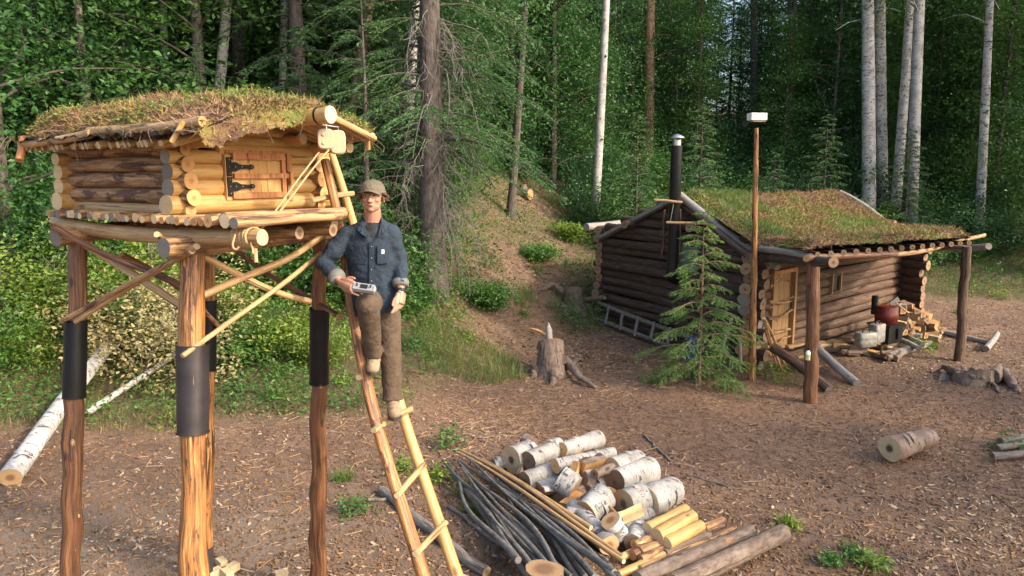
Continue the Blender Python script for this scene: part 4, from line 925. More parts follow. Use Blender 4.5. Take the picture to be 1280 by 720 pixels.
# ------------------------------------------------------------------ firewood, poles and logs in the foreground
RS.seed(77); random.seed(77)
def rnd_log(lab, f, b, rpx, zf, zb, mats=('birch_fire', 'end_birch'), grp='birch rounds of the firewood pile', nm='birch_round', cat='log', rb=None, jit=.05, flare=None):
    """a cut round: sighted face centre at height zf, far end at height zb"""
    p0 = PZ(*f, zf); p1 = PZ(*b, zb); r = rpx/FPX*(p0[1]*math.cos(PITCH)+(CAMZ-zf)*math.sin(PITCH)); r1 = r if rb is None else r*rb
    mb = MB(); n = 9; t = np.linspace(0, 1, n); pts = p0+(p1-p0)*t[:, None]; d = unit(p1-p0)
    mb.tube(pts, (r+(r1-r)*t)*(1+.025*RS.randn(n)), 22, 0, 1, jit)
    o = mb.build(nm, list(mats)); k = RS.randint(3)
    tag(o, lab, cat, grp)
    # curls of bark standing off
    if mats[0].startswith('birch'):
        for q in range(2):
            a_ = .15+.6*RS.rand(); th = np.linspace(0, 1.0, 6)+RS.rand()*6; c = p0+(p1-p0)*a_; up_ = unit(np.cross(d, [0, 0, 1])); v_ = np.cross(up_, d)
            mb = MB(); rr = (r+(r1-r)*a_)*np.linspace(1.03, 1.16, 6); wdt = .03+.05*RS.rand()
            P1 = c+rr[:, None]*(np.cos(th)[:, None]*up_+np.sin(th)[:, None]*v_); V = np.concatenate([P1, P1+d*wdt]); F_ = [[i, i+1, 7+i, 6+i] for i in range(5)]
            mb.add(V, F_, 0, True, V); mb.build('bark_curl', [mats[0]], o)
    return o
BR = [
 ('round with a wide dark hollow face at the upper left end of the birch pile', (639, 575), (664, 566), 17, .16, .16, ('birch_fire', 'end_rot'), None),
 ('small grey birch piece lying leftmost behind the dark saplings', (617, 581), (634, 578), 8, .07, .07, ('birch_grey', 'end_grey'), None),
 ('split dark wedge at the very top left of the birch pile', (655, 549), (668, 556), 8, .15, .12, ('logbark', 'end_old'), None),
 ('birch log with dark ragged end second from the left in the top row', (660, 576), (698, 560), 12, .2, .2, ('birch_fire', 'end_old'), 1.15),
 ('long birch log with orange face in the top row, ending at a hollow knot', (702, 562), (748, 549), 9.5, .24, .18, ('birch_fire', 'end_orange'), 1.25),
 ('long slim birch log lying across the top of the pile', (694, 583), (766, 566), 9, .30, .26, ('birch_fire', 'end_orange'), .95),
 ('thick white birch log under the slim one, left side of the pile', (656, 602), (704, 586), 12.5, .16, .17, ('birch_fire', 'end_old'), 1.05),
 ('grey birch piece lying low below the thick white log', (672, 613), (702, 602), 11, .09, .09, ('birch_grey', 'end_birch'), None),
 ('short birch chunk with torn orange bark standing mid pile', (719, 611), (700, 598), 17, .20, .28, ('birch_fire', 'end_birch'), .95),
 ('birch round with brown face right of the torn chunk', (727, 597), (752, 586), 11, .24, .24, ('birch_fire', 'end_old'), None),
 ('slim brown stick of firewood lying on the ragged log', (743, 593), (770, 582), 6, .34, .34, ('logbark', 'end_old'), None),
 ('shaggy birch log with peeling bark behind the pile centre', (764, 588), (798, 575), 15, .30, .26, ('birch_fire', 'end_rot'), .9),
 ('big white birch log with flaking bark at the pile top right', (768, 603), (812, 589), 17, .22, .18, ('birch_fire', 'end_old'), 1.1),
 ('short grey birch round tipped on its side in the pile middle', (757, 619), (733, 641), 17, .26, .16, ('birch_grey', 'end_orange'), 1.0),
 ('birch round facing the viewer with orange rings in the front of the pile', (763, 650), (774, 668), 13, .30, .14, ('birch_grey', 'end_birch'), 1.0),
 ('long mottled birch log coming forward with orange ringed face, lowest in the pile', (762, 682), (716, 635), 13.5, .13, .13, ('birch_fire', 'end_birch'), .95),
 ('cracked birch round with a dark hollow heart, the big one in front right', (779, 630), (803, 624), 19, .20, .19, ('birch_fire', 'end_rot'), 1.08),
 ('stout birch round with scarred bark right of the hollow hearted one', (808, 627), (841, 613), 20, .19, .19, ('birch_fire', 'end_yellow'), .98),
 ('dark grey chunk wedged under the front rounds of the pile', (792, 680), (800, 660), 12, .12, .12, ('birch_grey', 'end_old'), None),
 ('old split chunk lying in the hollow of the pile behind the tipped round', (735, 615), (752, 606), 10, .10, .12, ('logbark', 'end_old'), None),
 ('hidden dark log at the bottom of the pile below the torn chunk', (700, 626), (735, 610), 12, .08, .08, ('logbark', 'end_old'), None),
 ('bottom birch log under the shaggy one at the pile back', (745, 610), (800, 600), 13, .10, .10, ('birch_grey', 'end_old'), None),
 ('low birch piece under the big scarred round', (775, 655), (815, 640), 11, .09, .09, ('birch_grey', 'end_birch'), None),
]
for lab, f, b, r, zf, zb, mats, rb in BR: rnd_log(lab, f, b, r, zf, zb, mats, rb=rb)
def splitwood(lab, px, py, z, L, wd, an, til=.2, grp='split pieces of firewood', nm='split_wood', mats=('end_orange', 'logbark'), seed=None, at=None):
    c = PZ(px, py, z) if at is None else np.asarray(at, float); d = unit([math.cos(an), math.sin(an), til]); s_ = unit(np.cross(d, [0, 0, 1])); u = np.cross(s_, d); mb = MB(); ph = RS.rand()*6.28
    cs = [(0, 0), (1, .1), (.85, .6), (.45, .9), (.05, .75)]
    rings = []
    for t in (-.5, -.2, .15, .5):
        rings.append([c+d*L*t+wd*(s_*((a-.4)*math.cos(ph)-(b-.4)*math.sin(ph))+u*((a-.4)*math.sin(ph)+(b-.4)*math.cos(ph)))*(1+.12*RS.randn()) for a, b in cs])
    V = np.array(rings).reshape(-1, 3); i = np.arange(3)[:, None]*5; j = np.arange(5)[None]; j2 = (j+1) % 5
    F_ = np.stack([i+j, i+j2, i+5+j2, i+5+j], -1); tcv = np.stack([(V-c) @ s_, (V-c) @ u, (V-c) @ d], -1)
    for jj in range(5):
        vv = V[F_[:, jj].ravel()]; mb.add(vv, np.arange(12).reshape(3, 4), 0 if jj in (0, 4) else 1, False, tcv[F_[:, jj].ravel()])
    for e in (0, 15): mb.add(V[e:e+5], [[0, 1, 2, 3, 4]], 0, False, tcv[e:e+5])
    return tag(mb.build(nm, list(mats)), lab, 'firewood', grp)
for q, (px_, py_) in enumerate(((650, 590), (676, 600), (690, 612), (706, 604), (716, 626), (728, 640), (742, 656), (748, 604), (757, 612), (770, 606), (752, 634), (786, 645), (795, 668), (812, 664), (786, 600), (800, 598), (740, 648), (765, 640), (700, 575), (724, 570))):
    splitwood('%s rough piece wedged low among the birch rounds' % ('dark', 'split', 'bark covered', 'torn')[q % 4], px_, py_, .07+.05*(q % 3), RS.uniform(.18, .34), RS.uniform(.07, .12), RS.uniform(0, 3.1), RS.uniform(-.4, .4), 'rough pieces inside the firewood pile', mats=(('end_old', 'end_orange', 'end_birch')[q % 3], ('logbark', 'birch_fire', 'birch_grey')[q % 3]))
splitwood('split birch piece with bright torn wood on top of the pile', 740, 577, .40, .26, .14, .5, .1)
splitwood('short split wedge standing upright beside the torn chunk', 719, 588, .33, .18, .09, 1.0, 1.6)
# peeled short logs and sticks
SH = [('pale peeled short log, left and rearmost of the three lying on the sticks', (809, 661), (857, 637), 8, .20, .20, 'yellow', 'end_yellow', 1.0),
 ('pale peeled short log, thickest and middle of the three lying on the sticks', (821, 670), (865, 645), 9.5, .21, .21, 'yellow', 'end_yellow', .98),
 ('pale peeled short log, right and front of the three lying on the sticks', (833, 679), (876, 657), 8.5, .17, .17, 'yellow', 'end_yellow', .95),
 ('thin barked stick under the front peeled short log', (831, 691), (887, 668), 5, .10, .10, 'logbark', 'end_old', .9),
 ('short scraped stick poking out left below the peeled logs, uppermost', (792, 681), (826, 668), 6, .16, .16, 'halfbark', 'end_orange', .9),
 ('short scraped stick poking out left below the peeled logs, middle', (800, 689), (832, 676), 5.5, .13, .13, 'halfbark', 'end_orange', 1.1),
 ('short stick with dark brown end below the peeled logs', (790, 694), (812, 683), 7, .11, .11, 'brownpeel', 'end_orange', .9),
 ('scraped stick below the peeled logs beside the yellow pole', (800, 699), (842, 682), 6, .10, .10, 'halfbark', 'end_orange', 1.),
 ('small square stick end nearest the birch rounds', (776, 697), (800, 686), 5, .09, .09, 'pale', 'end_yellow', 1.),
 ('short stub with orange end at the back right of the peeled logs', (903, 650), (880, 660), 5, .12, .12, 'halfbark', 'end_orange', 1.),
 ('barked stub behind the peeled short logs', (902, 655), (862, 672), 6, .08, .08, 'logbark', 'end_old', 1.)]
for lab, f, b, r, zf, zb, m1, m2, rb in SH: rnd_log(lab, f, b, r, zf, zb, (m1, m2), 'short sticks and peeled logs', 'short_log', rb=rb, jit=.03)
LG_ = [('yellow peeled pole pointing to the lower left among the long logs', (773, 719), (832, 692), 6, .06, .08, 'yellow', 'end_yellow'),
 ('long scraped orange pole between the sticks and the barked logs', (800, 713), (918, 660), 6.5, .06, .06, 'halfbark', 'end_yellow'),
 ('long barked log with a peeled patch, inner one of the two at the lower right', (798, 726), (938, 665), 11.5, .09, .08, 'logbark', 'end_grey'),
 ('long thick barked log, outermost at the lower right of the pile', (842, 731), (979, 666), 14, .11, .10, 'logbark', 'end_orange')]
for lab, f, b, r, zf, zb, m1, m2 in LG_: rnd_log(lab, f, b, r, zf, zb, (m1, m2), 'long logs at the pile', 'long_log', jit=.04, rb=.92)
# bundle of dark saplings and three peeled ones
dk = [((562, 578), (690, 724)), ((566, 585), (664, 716)), ((570, 592), (650, 700)), ((575, 575), (716, 722)), ((580, 572), (742, 722)), ((586, 570), (757, 700)), ((572, 581), (700, 726)), ((600, 585), (770, 716)), ((606, 590), (728, 728)), ((594, 598), (705, 720)), ((585, 604), (685, 722)), ((612, 583), (764, 706)), ((620, 600), (775, 726)), ((630, 612), (735, 718)), ((578, 610), (668, 722)), ((640, 622), (752, 732))]
dk += [((a_+RS.uniform(-8, 8), b_+RS.uniform(-5, 5)), (c_+RS.uniform(-12, 12), d_+RS.uniform(-3, 10))) for (a_, b_), (c_, d_) in dk[:16:2]]
_o = ['leftmost', 'second', 'third', 'fourth', 'fifth', 'sixth', 'seventh', 'eighth', 'ninth', 'tenth', 'eleventh', 'twelfth']
wpos = [_o[0]]+[_o[k]+' from the left' for k in range(1, 12)]+[_o[11-k]+' from the right' for k in range(11)]+['rightmost']
order = sorted(range(len(dk)), key=lambda q: dk[q][1][0])
for rank, q in enumerate(order):
    (a, b) = dk[q]; z0 = .05+.04*(q % 5); z1 = .05+.05*((q*7) % 5); p0 = PZ(*a, z0); p1 = PZ(*b, z1); n = 14; t = np.linspace(0, 1, n)[:, None]
    pts = p0+(p1-p0)*t; pp = unit(np.cross(p1-p0, UZ)); pts = pts+pp*(np.sin(t*math.pi)*RS.uniform(-.09, .09)+np.sin(t*7+RS.rand()*6)*.028)+UZ*np.sin(t*5+RS.rand()*6)*.012
    mb = MB(); mb.tube(pts, np.linspace(.013, .030, n)*RS.uniform(.85, 1.1), 9, 0, 1, .05); tag(mb.build('dark_pole', ['darkpole', 'end_grey']), 'dark bent sapling pole, %s at the near end of the bundle' % wpos[rank], 'pole', 'dark sapling poles in a bundle')
for q, (a, b, l) in enumerate((((574, 562), (783, 697), 'outermost and topmost'), ((571, 566), (781, 702), 'middle'), ((600, 574), (736, 660), 'short inner'))):
    p0, p1 = PZ(*a, .12), PZ(*b, .22); n = 12; t = np.linspace(0, 1, n)[:, None]; pts = p0+(p1-p0)*t+UZ*.05*np.sin(t*math.pi)+np.array([.03, .0, 0])*np.sin(t*5+q)
    mb = MB(); mb.tube(pts, np.linspace(.014, .022, n), 9, 0, 1, .05); tag(mb.build('peeled_pole', ['pale', 'end_yellow']), 'light peeled sapling pole, the %s of the three on the dark bundle' % l, 'pole', 'peeled sapling poles on the bundle')
_c = PZ(680, 711, .34); mb = MB(); mb.tube([[_c[0]+.02, _c[1]+.03, 0], [_c[0], _c[1], .2], _c], [.155, .145, .142], 26, 0, 1, .07, tilt=.0)
tag(mb.build('chopping_block', ['logbark', 'end_block']), 'broad sawn log standing at the bottom edge between the dark poles', 'chopping block')
for q, (a, b, r, lab) in enumerate((((560, 634), (652, 702), .022, 'crooked dark branch lying left of the dark pole bundle'), ((478, 618), (606, 722), .05, 'grey brown pole lying on the ground behind the ladder foot'), ((462, 626), (512, 626), .02, 'short fallen stick behind the left ladder rail'), ((580, 672), (607, 648), .012, 'thin twig beside the crooked branch'), ((868, 596), (912, 610), .012, 'thin bent twig on bare ground right of the birch pile'), ((805, 545), (838, 578), .014, 'thin dark twig on bare ground above the pile'))):
    p0, p1 = G(*a), G(*b); n = 10; t = np.linspace(0, 1, n)[:, None]; pts = p0+(p1-p0)*t+RS.randn(n, 3)*[.012, .012, .005]; pts[:, 2] = gz(pts[:, 0], pts[:, 1])+r*.8
    mb = MB(); mb.tube(pts, r, 8, 0, 1, .08); tag(mb.build('fallen_branch', ['driftgrey', 'end_old']), lab, 'branch', 'fallen branches')
# offcut blocks beside the charred post
for q, (px, py) in enumerate(((277, 703), (291, 709), (268, 716), (284, 717), (352, 718))):
    p = PZ(px, py, .03); an = random.uniform(0, 3); mb = MB(); mb.box(p, np.array([[math.cos(an), math.sin(an), .1], [-math.sin(an), math.cos(an), .05], [0, 0, 1.]]), (.05, .035, .03), 0, .2)
    tag(mb.build('wood_offcut', ['end_yellow']), ['pale offcut block leaning rearmost by the charred post foot', 'pale offcut block, larger, right of the charred post foot', 'pale offcut block touching the charred post foot', 'pale flat offcut block at the bottom edge by the charred foot', 'pale offcut lying at the bottom edge left of the right post'][q], 'wood block', 'offcut blocks')
# fallen birches on the left
def fallen(lab, pts, r0, r1, mats=('birch', 'end_birch'), nm='fallen_birch'):
    mb = MB(); q = pathpts(pts, 16); mb.tube(q, np.linspace(r0, r1, 16), 16, 0, 1, .04, tilt=.2); return tag(mb.build(nm, list(mats)), lab, 'fallen tree')
pA, pB = G(14, 608)+[0, 0, .10], G(136, 462)+[0, 0, .34]
fb = fallen('white fallen birch trunk lying on the bank at the left edge', [pA, (pA+pB)/2+[0, 0, .05], pB], .115, .09)
for a, b in (((120, 470), (134, 455)), ((118, 480), (150, 472)), ((112, 468), (104, 450))): plog('stub', ['birch', 'end_birch'], fb, P(*a, pB[1]-.1), P(*b, pB[1]), .035, .02, segs=8)
pA, pB = G(108, 522)+[0, 0, .06], G(218, 470)+[0, 0, .30]; fallen('thin crooked fallen birch behind the left cache posts', [pA, pA*.5+pB*.5+[0, 0, .0], pB, G(262, 445)+[0, 0, .5]], .05, .035)
pA, pB = P(186, 330, 12.5), P(204, 345, 12.3)
# broken stump behind the cache
stump2 = thing('broken_stump', 'torn grey broken stump seen between the cache posts', 'stump', G(203, 372)); c = wloc(stump2)
def spikes(m, c, r, h, n, k=0, fat=.5): 
    for q in range(n):
        an = q/n*6.28; p = c+[math.cos(an)*r, math.sin(an)*r, 0]; hh = h*(.55+.6*RS.rand()); m.tube([p, p+[0, 0, hh*.7], p+[RS.randn()*.03, RS.randn()*.03, hh]], [r*fat, r*fat*.75, .01], 6, k, k, .15)
part('trunk', ['greywood'], stump2, lambda m: spikes(m, c, .16, 1.15, 13))
# stump in the clearing with a white spike and a long root
def jagged_stump(lab, base, r, h, roots, spike=None, mats=('logbark', 'end_orange')):
    t = thing('stump', lab, 'stump', base); b = np.array(base, float); mb = MB(); n = 9; tt = np.linspace(0, 1, n)
    mb.tube(b+np.array([0, 0, 1.])*(tt*h-.05)[:, None], r*np.interp(tt, [0, .25, 1], [1.55, 1.08, .92]), 26, 0, 1, .06, tilt=.3); spikes(mb, b+[0, 0, h*.72], r*.80, h*.22, 12, 0, .26); mb.build('trunk', list(mats), t)
    for pts, r0, r1 in roots:
        mb = MB(); q = pathpts(pts, 12); mb.tube(q+RS.randn(12, 3)*.012, np.linspace(r0, r1, 12), 10, 0, 0, .12); mb.build('root', [mats[0]], t)
    if spike is not None: mb = MB(); mb.tube(spike, [.06, .05, .012], 8, 0, 0, .15); mb.build('splinter', ['greywood'], t)
    return t
b0 = G(688, 468); top = P(686, 424, b0[1]); hh = top[2]-b0[2]
js = jagged_stump('tall old stump with a pale splinter and long root in the middle of the clearing', b0, .24, hh, [([b0+[.18, -.1, .28], G(708, 462)+[0, 0, .16], G(722, 478)+[0, 0, .10], G(745, 487)], .10, .035), ([b0+[-.2, -.05, .1], G(664, 472)], .09, .03), ([b0+[.05, -.2, .12], G(690, 482)], .10, .03), ([b0+[.2, .1, .1], G(726, 452)+[0, 0, .04]], .08, .03)],
  [P(687, 428, b0[1]-.05), P(686, 412, b0[1]-.05), P(685, 403, b0[1]-.05)])
part('splinter', ['end_orange'], js, lambda m: m.tube([P(690, 424, b0[1]), P(672, 413, b0[1]+.1), P(663, 410, b0[1]+.1)], [.03, .025, .01], 6))
b0 = G(716, 382); jagged_stump('old rotten stump with black roots at the left corner of the cabin', b0, .22, .42, [([b0+[.1, -.1, .2], G(733, 385)+[0, 0, .1], G(745, 400)], .09, .03), ([b0+[-.1, 0, .2], G(690, 362)+[0, 0, .15], G(676, 364)], .08, .03), ([b0+[.1, .1, .1], P(757, 372, 16.3)], .07, .05)], mats=('logbark', 'driftgrey'))
b0 = G(1214, 478); jagged_stump('low weathered stump with spreading roots right of the far porch post', b0, .30, .20, [([b0+[-.2, 0, .12], G(1180, 463)+[0, 0, .1], G(1164, 466)], .09, .02), ([b0+[.3, -.1, .14], G(1250, 472)+[0, 0, .14], G(1272, 492)], .12, .05), ([b0+[.1, -.2, .12], G(1234, 480)+[0, 0, .1], G(1250, 492)], .05, .02)], mats=('logbark', 'driftgrey'))
b0 = G(656, 252); b0 = np.array([P(656, 262, 22.)[0], 22., float(gz(P(656, 262, 22.)[0], 22.))]); s_ = thing('log_rest', 'small upright stump with a short log across it far up the trail', 'stump', b0)
plog('trunk', ['driftgrey', 'end_old'], s_, P(654, 262, 22), P(654, 231, 22), .14, .10); plog('log', ['logbark', 'end_orange'], s_, P(630, 243, 22.3), P(663, 243, 21.8), .15, segs=14)
# round on the right and things at the far right
rnd_log('single birch round lying alone on bare ground at the right', (1112, 561), (1160, 548), 15.5, .17, .16, ('birch_brown', 'end_rot'), None, 'birch_round', rb=.9)
for q, (a, b) in enumerate((((1246, 560), (1292, 552)), ((1240, 570), (1290, 566)), ((1250, 551), (1290, 544)))):
    p0, p1 = PZ(*a, .06+.05*(q == 2)), PZ(*b, .06+.05*(q == 2)); mb = MB(); mb.log(p0, p1, .045, segs=10, jit=.06); tag(mb.build('stick', ['driftgrey', 'end_old']), 'grey stick at the right edge, the %s of three' % ('middle', 'lowest', 'top')[q], 'stick', 'sticks at the right edge')
p0, p1 = G(1172, 418)+[0, 0, .06], G(1240, 432)+[0, 0, .06]; mb = MB(); mb.log(p0, p1, .06, .05, segs=10); tag(mb.build('long_log', ['greywood', 'end_grey']), 'grey log lying past the woodpile behind the far porch post', 'log')
p0, p1 = G(1232, 440)+[0, 0, .06], G(1246, 424)+[0, 0, .12]; mb = MB(); mb.log(p0, p1, .06, .05, segs=10); tag(mb.build('long_log', ['greywood', 'end_grey']), 'short grey log crossing the end of the log past the far porch post', 'log')
# ladder leaning low against the gable
lad = thing('pole_ladder', 'old grey pole ladder lying on its side against the cabin gable', 'ladder', (K0+K1)/2-[.4, .3, 0])
def gpt(px, py, off): # point on a plane just before the gable wall
    q = P(px, py, 10.); d = q-np.array([0, 0, CAMZ]); n = NG; o_ = K0+NG*off; t = ((o_-[0, 0, CAMZ]) @ n)/(d @ n); return np.array([0, 0, CAMZ])+d*t
for a, b in (((746, 378), (900, 436)), ((742, 398), (880, 448))): 
    mb = MB(); mb.log(gpt(*a, .18 if a[1] < 390 else .42), gpt(*b, .18 if a[1] < 390 else .42), .05, .045, segs=10); mb.build('rail', ['driftgrey', 'end_old'], lad)
for a, b in (((761, 383), (756, 406)), ((779, 390), (775, 413)), ((798, 396), (793, 421)), ((818, 403), (813, 425)), ((838, 410), (834, 431))): mb = MB(); mb.log(gpt(*a, .2), gpt(*b, .44), .035, segs=8); mb.build('rung', ['driftgrey', 'end_old'], lad)
# blue barrel behind the sapling, sticks leaning on the corner
part_b = MB(); q = gpt(869, 438, .45); part_b.tube([q-[0, 0, .28], q-[0, 0, .2], q+[0, 0, .2], q+[0, 0, .26]], [.15, .16, .16, .13], 18); tag(part_b.build('blue_tub', ['plastic_blue']), 'dark blue plastic tub half hidden behind the young spruce', 'tub')
for q, (a, b, Y) in enumerate((((955, 398), (984, 462), 11.9), ((958, 404), (978, 464), 11.95), ((955, 410), (972, 458), 12.0))):
    g_ = G(*b); mb = MB(); mb.log(P(*a, Y), g_, .022-.004*q, segs=8); tag(mb.build('leaning_stick', ['pale' if q < 2 else 'batten', 'end_yellow']), ('longest', 'middle', 'shortest reddish')[q]+' of the thin sticks leaning on the cabin corner', 'stick', 'sticks leaning on the cabin corner')
for q, (a, b) in enumerate((((915, 398), (902, 440)), ((925, 424), (926, 455)))):
    mb = MB(); mb.log(gpt(*a, .3), gpt(*b, .5), .03, segs=8); tag(mb.build('leaning_stick', ['greywood', 'end_grey']), ('grey slanting stick', 'short upright brown stick')[q]+' against the gable right of the young spruce', 'stick')
# log steps up to the door
st = thing('log_steps', 'rough log steps of two rails and split treads below the cabin door', 'steps', G(1012, 468))
for a, b, r in (((966, 434), (1036, 490), .085), ((1022, 436), (1071, 482), .075)):
    g0 = G(*b)+[0, 0, .04]; mb = MB(); mb.log(P(*a, g0[1]+.9), g0, r, r*.9, segs=12); mb.build('rail', ['greywood' if b[0] > 1050 else 'cabin_wall', 'end_grey'], st)
for a, b in (((984, 434), (1010, 428)), ((996, 447), (1022, 441)), ((1012, 462), (1038, 456))):
    Y = G(1012, 470)[1]+.5-.12*((a[1]-434)/14); mb = MB(); mb.tube([P(*a, Y), P((a[0]+b[0])/2, (a[1]+b[1])/2, Y+.05), P(*b, Y+.1)], .075, 8, 0, 1, .1, flat=.4); mb.build('tread', ['pale', 'end_orange'], st)
# bottle hanging on the porch post
bt = thing('spray_bottle', 'small white and yellow bottle hung on the near porch post', 'bottle', P(1010, 449, 10.55)); c = P(1010, 443, 10.55)
part('bottle', ['label_white'], bt, lambda m: m.tube([c-[0, 0, .085], c-[0, 0, .08], c+[0, 0, .03], c+[0, 0, .06]], [.02, .034, .034, .014], 12)); part('cap', ['hinge'], bt, lambda m: m.tube([c+[0, 0, .06], c+[0, 0, .10]], .014, 10)); part('label', ['yellowplastic'], bt, lambda m: m.tube([c-[0, 0, .05], c+[0, 0, .0]], .0355, 12, caps=False))

# ------------------------------------------------------------------ woodpile, cans and barrel stove by the long wall
RS.seed(91); random.seed(91)
can = thing('jerry_can', 'scuffed light grey metal can standing behind the longer one by the cabin wall', 'can', G(1094, 432))
def canbox(t, px, py, Y, hw, hd, hh, an):
    c = P(px, py, Y); ax = np.array([[math.cos(an), math.sin(an), 0], [-math.sin(an), math.cos(an), 0], [0, 0, 1.]]); mb = MB()
    th = np.linspace(0, 2*math.pi, 24, endpoint=False); sup = lambda a_: np.sign(a_)*np.abs(a_)**.4
    pr = np.stack([sup(np.cos(th))*hw, sup(np.sin(th))*hd, 0*th], -1); zs = [(-hh, .9), (-hh*.93, 1), (-.1*hh, 1), (0, .97), (.1*hh, 1), (hh*.93, 1), (hh, .9)]
    V = np.concatenate([pr*k+[0, 0, z] for z, k in zs]) @ ax + c; m_ = 24; i = np.arange(len(zs)-1)[:, None]*m_; j = np.arange(m_)[None]; j2 = (j+1) % m_
    mb.add(V, np.stack([i+j, i+j2, i+m_+j2, i+m_+j], -1).reshape(-1, 4), 0, True)
    VV = np.vstack([V[-m_:], V[-m_:].mean(0)]); jj = np.arange(m_); mb.add(VV, np.stack([jj, (jj+1) % m_, np.full(m_, m_)], -1), 0, False); mb.build('body', ['can'], t)
    mb = MB(); q = c+[0, 0, hh]; d = ax[0]; mb.tube([q-d*hw*.4, q-d*hw*.4+[0, 0, .05], q+d*hw*.4+[0, 0, .05], q+d*hw*.4], .01, 6); mb.build('handle', ['hinge'], t)
canbox(can, 1096, 416, 13.55, .16, .10, .17, .6)
can2 = thing('jerry_can', 'low long whitish grey can in front of the other can by the cabin wall', 'can', G(1082, 434)); canbox(can2, 1082, 424, 13.15, .20, .10, .13, .35)
sv = thing('barrel_stove', 'rusty red barrel on a black firebox standing by the woodpile', 'stove', G(1110, 424)); c = P(1108, 394, 14.0)
part('barrel', ['redmetal'], sv, lambda m: m.tube(np.array([c+[0, 0, z] for z in (-.17, -.16, -.06, -.05, .05, .06, .17, .18)]), [.18, .2, .2, .21, .21, .2, .2, .18], 24, 0, 0))
axs = np.array([unit([.8, .6, 0]), unit([-.6, .8, 0]), UZ])
part('firebox', ['blackmetal'], sv, lambda m: (m.box(c+[0, 0, -.34], axs, (.26, .2, .17), 0, .02), m.box(c+[0, 0, -.155], axs, (.29, .23, .012))))
part('fire_door', ['hinge'], sv, lambda m: m.box(c-axs[1]*.21+axs[0]*.12+[0, 0, -.33], axs, (.09, .02, .1)))
part('flue_stub', ['blackmetal'], sv, lambda m: m.tube([c+[-.18, .12, .0], c+[-.18, .12, .36]], .06, 12))
ax_ = thing('axe', 'axe head with short handle resting on top of the woodpile', 'axe', P(1118, 378, 14.6)); c = P(1118, 377, 14.6)
part('head', ['steel'], ax_, lambda m: m.box(c, np.array([unit([.6, 0, .5]), [0, 1, 0], unit([-.5, 0, .6])]), (.10, .02, .05), 0, .3)); part('handle', ['pale'], ax_, lambda m: m.tube([c, P(1136, 392, 14.5)], .018, 8))
k = 0
words = ['pale', 'weathered', 'orange', 'dusty', 'bark covered', 'wedge shaped', 'thin', 'thick', 'crooked', 'short']
for q in range(46):      # heap of split pieces against the corner
    fx = random.uniform(1118, 1172); top = np.interp(fx, [1118, 1130, 1150, 1172], [378, 376, 385, 405]); bot = np.interp(fx, [1118, 1172], [414, 428]); fy = random.uniform(top, bot)
    Y = 14.2+random.uniform(0, .25)+(1-(fy-top)/(bot-top+1))*.5+(fx-1118)/54*.6
    splitwood('%s split piece in the firewood heap beyond the red stove' % words[q % 10], 0, 0, 0, random.uniform(.28, .42), random.uniform(.08, .14), random.uniform(-1.6, -.4), random.uniform(-.2, .2), 'heap of split firewood at the cabin wall', mats=(random.choice(['end_orange', 'end_birch', 'end_old', 'end_old']), random.choice(['logbark', 'birch_grey'])), at=P(fx, fy, Y))
for q in range(30):      # scatter below the wall, behind the dug earth
    fx = random.uniform(1024, 1130); fy = np.interp(fx, [1024, 1080, 1130], [434, 442, 446])+random.uniform(-7, 9); g_ = G(fx, fy)
    splitwood('%s split piece scattered along the foot of the long wall' % words[q % 10], 0, 0, 0, random.uniform(.22, .4), random.uniform(.07, .12), random.uniform(-1.2, 1.8), random.uniform(-.1, .1), 'split pieces along the cabin wall', mats=(random.choice(['end_yellow', 'end_orange', 'end_old']), 'logbark'), at=g_+[0, 0, .06+.05*random.random()])
for q, (a, b, r, z) in enumerate((((1110, 450), (1160, 434), .085, .07), ((1118, 432), (1148, 446), .05, .16), ((1126, 428), (1152, 442), .05, .18), ((1100, 440), (1120, 448), .05, .1), ((1090, 446), (1112, 452), .045, .06))):
    p0, p1 = G(*a)+[0, 0, z], G(*b)+[0, 0, z]; mb = MB(); mb.log(p0, p1, r, segs=12, jit=.06)
    tag(mb.build('long_log', ['birch_grey' if q in (1, 2) else 'driftgrey', 'end_yellow' if q == 0 else 'end_grey']), ('thick log edging the woodpile toward the yard', 'grey birch slab lying on the edging log, left one', 'grey birch slab lying on the edging log, right one', 'short dark log before the stove', 'short log nearest the yard before the cans')[q], 'log', 'logs before the woodpile')

# ------------------------------------------------------------------ the man on the ladder
def cloth(name, c1, c2, c3, rough=.9):
    b = NB(name); v = b.coord('Object'); n1 = b.noise(v, 7, 5, .6, .6); n2 = b.noise(v, 160, 3, .6); n3 = b.noise(b.scale(v, (1, 1, 1.4)), 16, 3, .5, 1.2)
    c = b.mix(b.ramp(n1, [(.36, 0.), (.64, 1.)]), c1, c2); c = b.mix(b.ramp(n3, [(.55, 0.), (.7, .45)]), c, c3); c = b.mix(b.ramp(n2, [(.3, .4), (.6, 0.)]), c, tuple(.6*x for x in c1))
    b.col(c); b.rough(rough); b.bump(n3, .65, .015); return b.m
M['denim'] = cloth('worn blue denim', (.012, .024, .043), (.022, .037, .058), (.045, .052, .056))
M['denim_in'] = cloth('faded cuff lining', (.12, .125, .12), (.17, .17, .155), (.2, .19, .17))
M['canvas'] = cloth('brown canvas', (.072, .047, .029), (.11, .076, .046), (.035, .024, .017))
M['capcloth'] = cloth('dusty cap cloth', (.11, .09, .06), (.15, .122, .084), (.07, .06, .042))
M['tee'] = cloth('black shirt', (.012, .012, .014), (.018, .018, .02), (.022, .022, .024))
M['boot'] = plain('suede boot', (.31, .215, .13), .85, 0, .3, 40)
M['sole'] = plain('boot sole', (.05, .04, .033), .8, 0, .2)
M['hair'] = plain('brown hair', (.105, .052, .025), .6, 0, .4, 60, .8)
M['plasticgrey'] = plain('light grey plastic', (.24, .245, .25), .35, 0, .08)
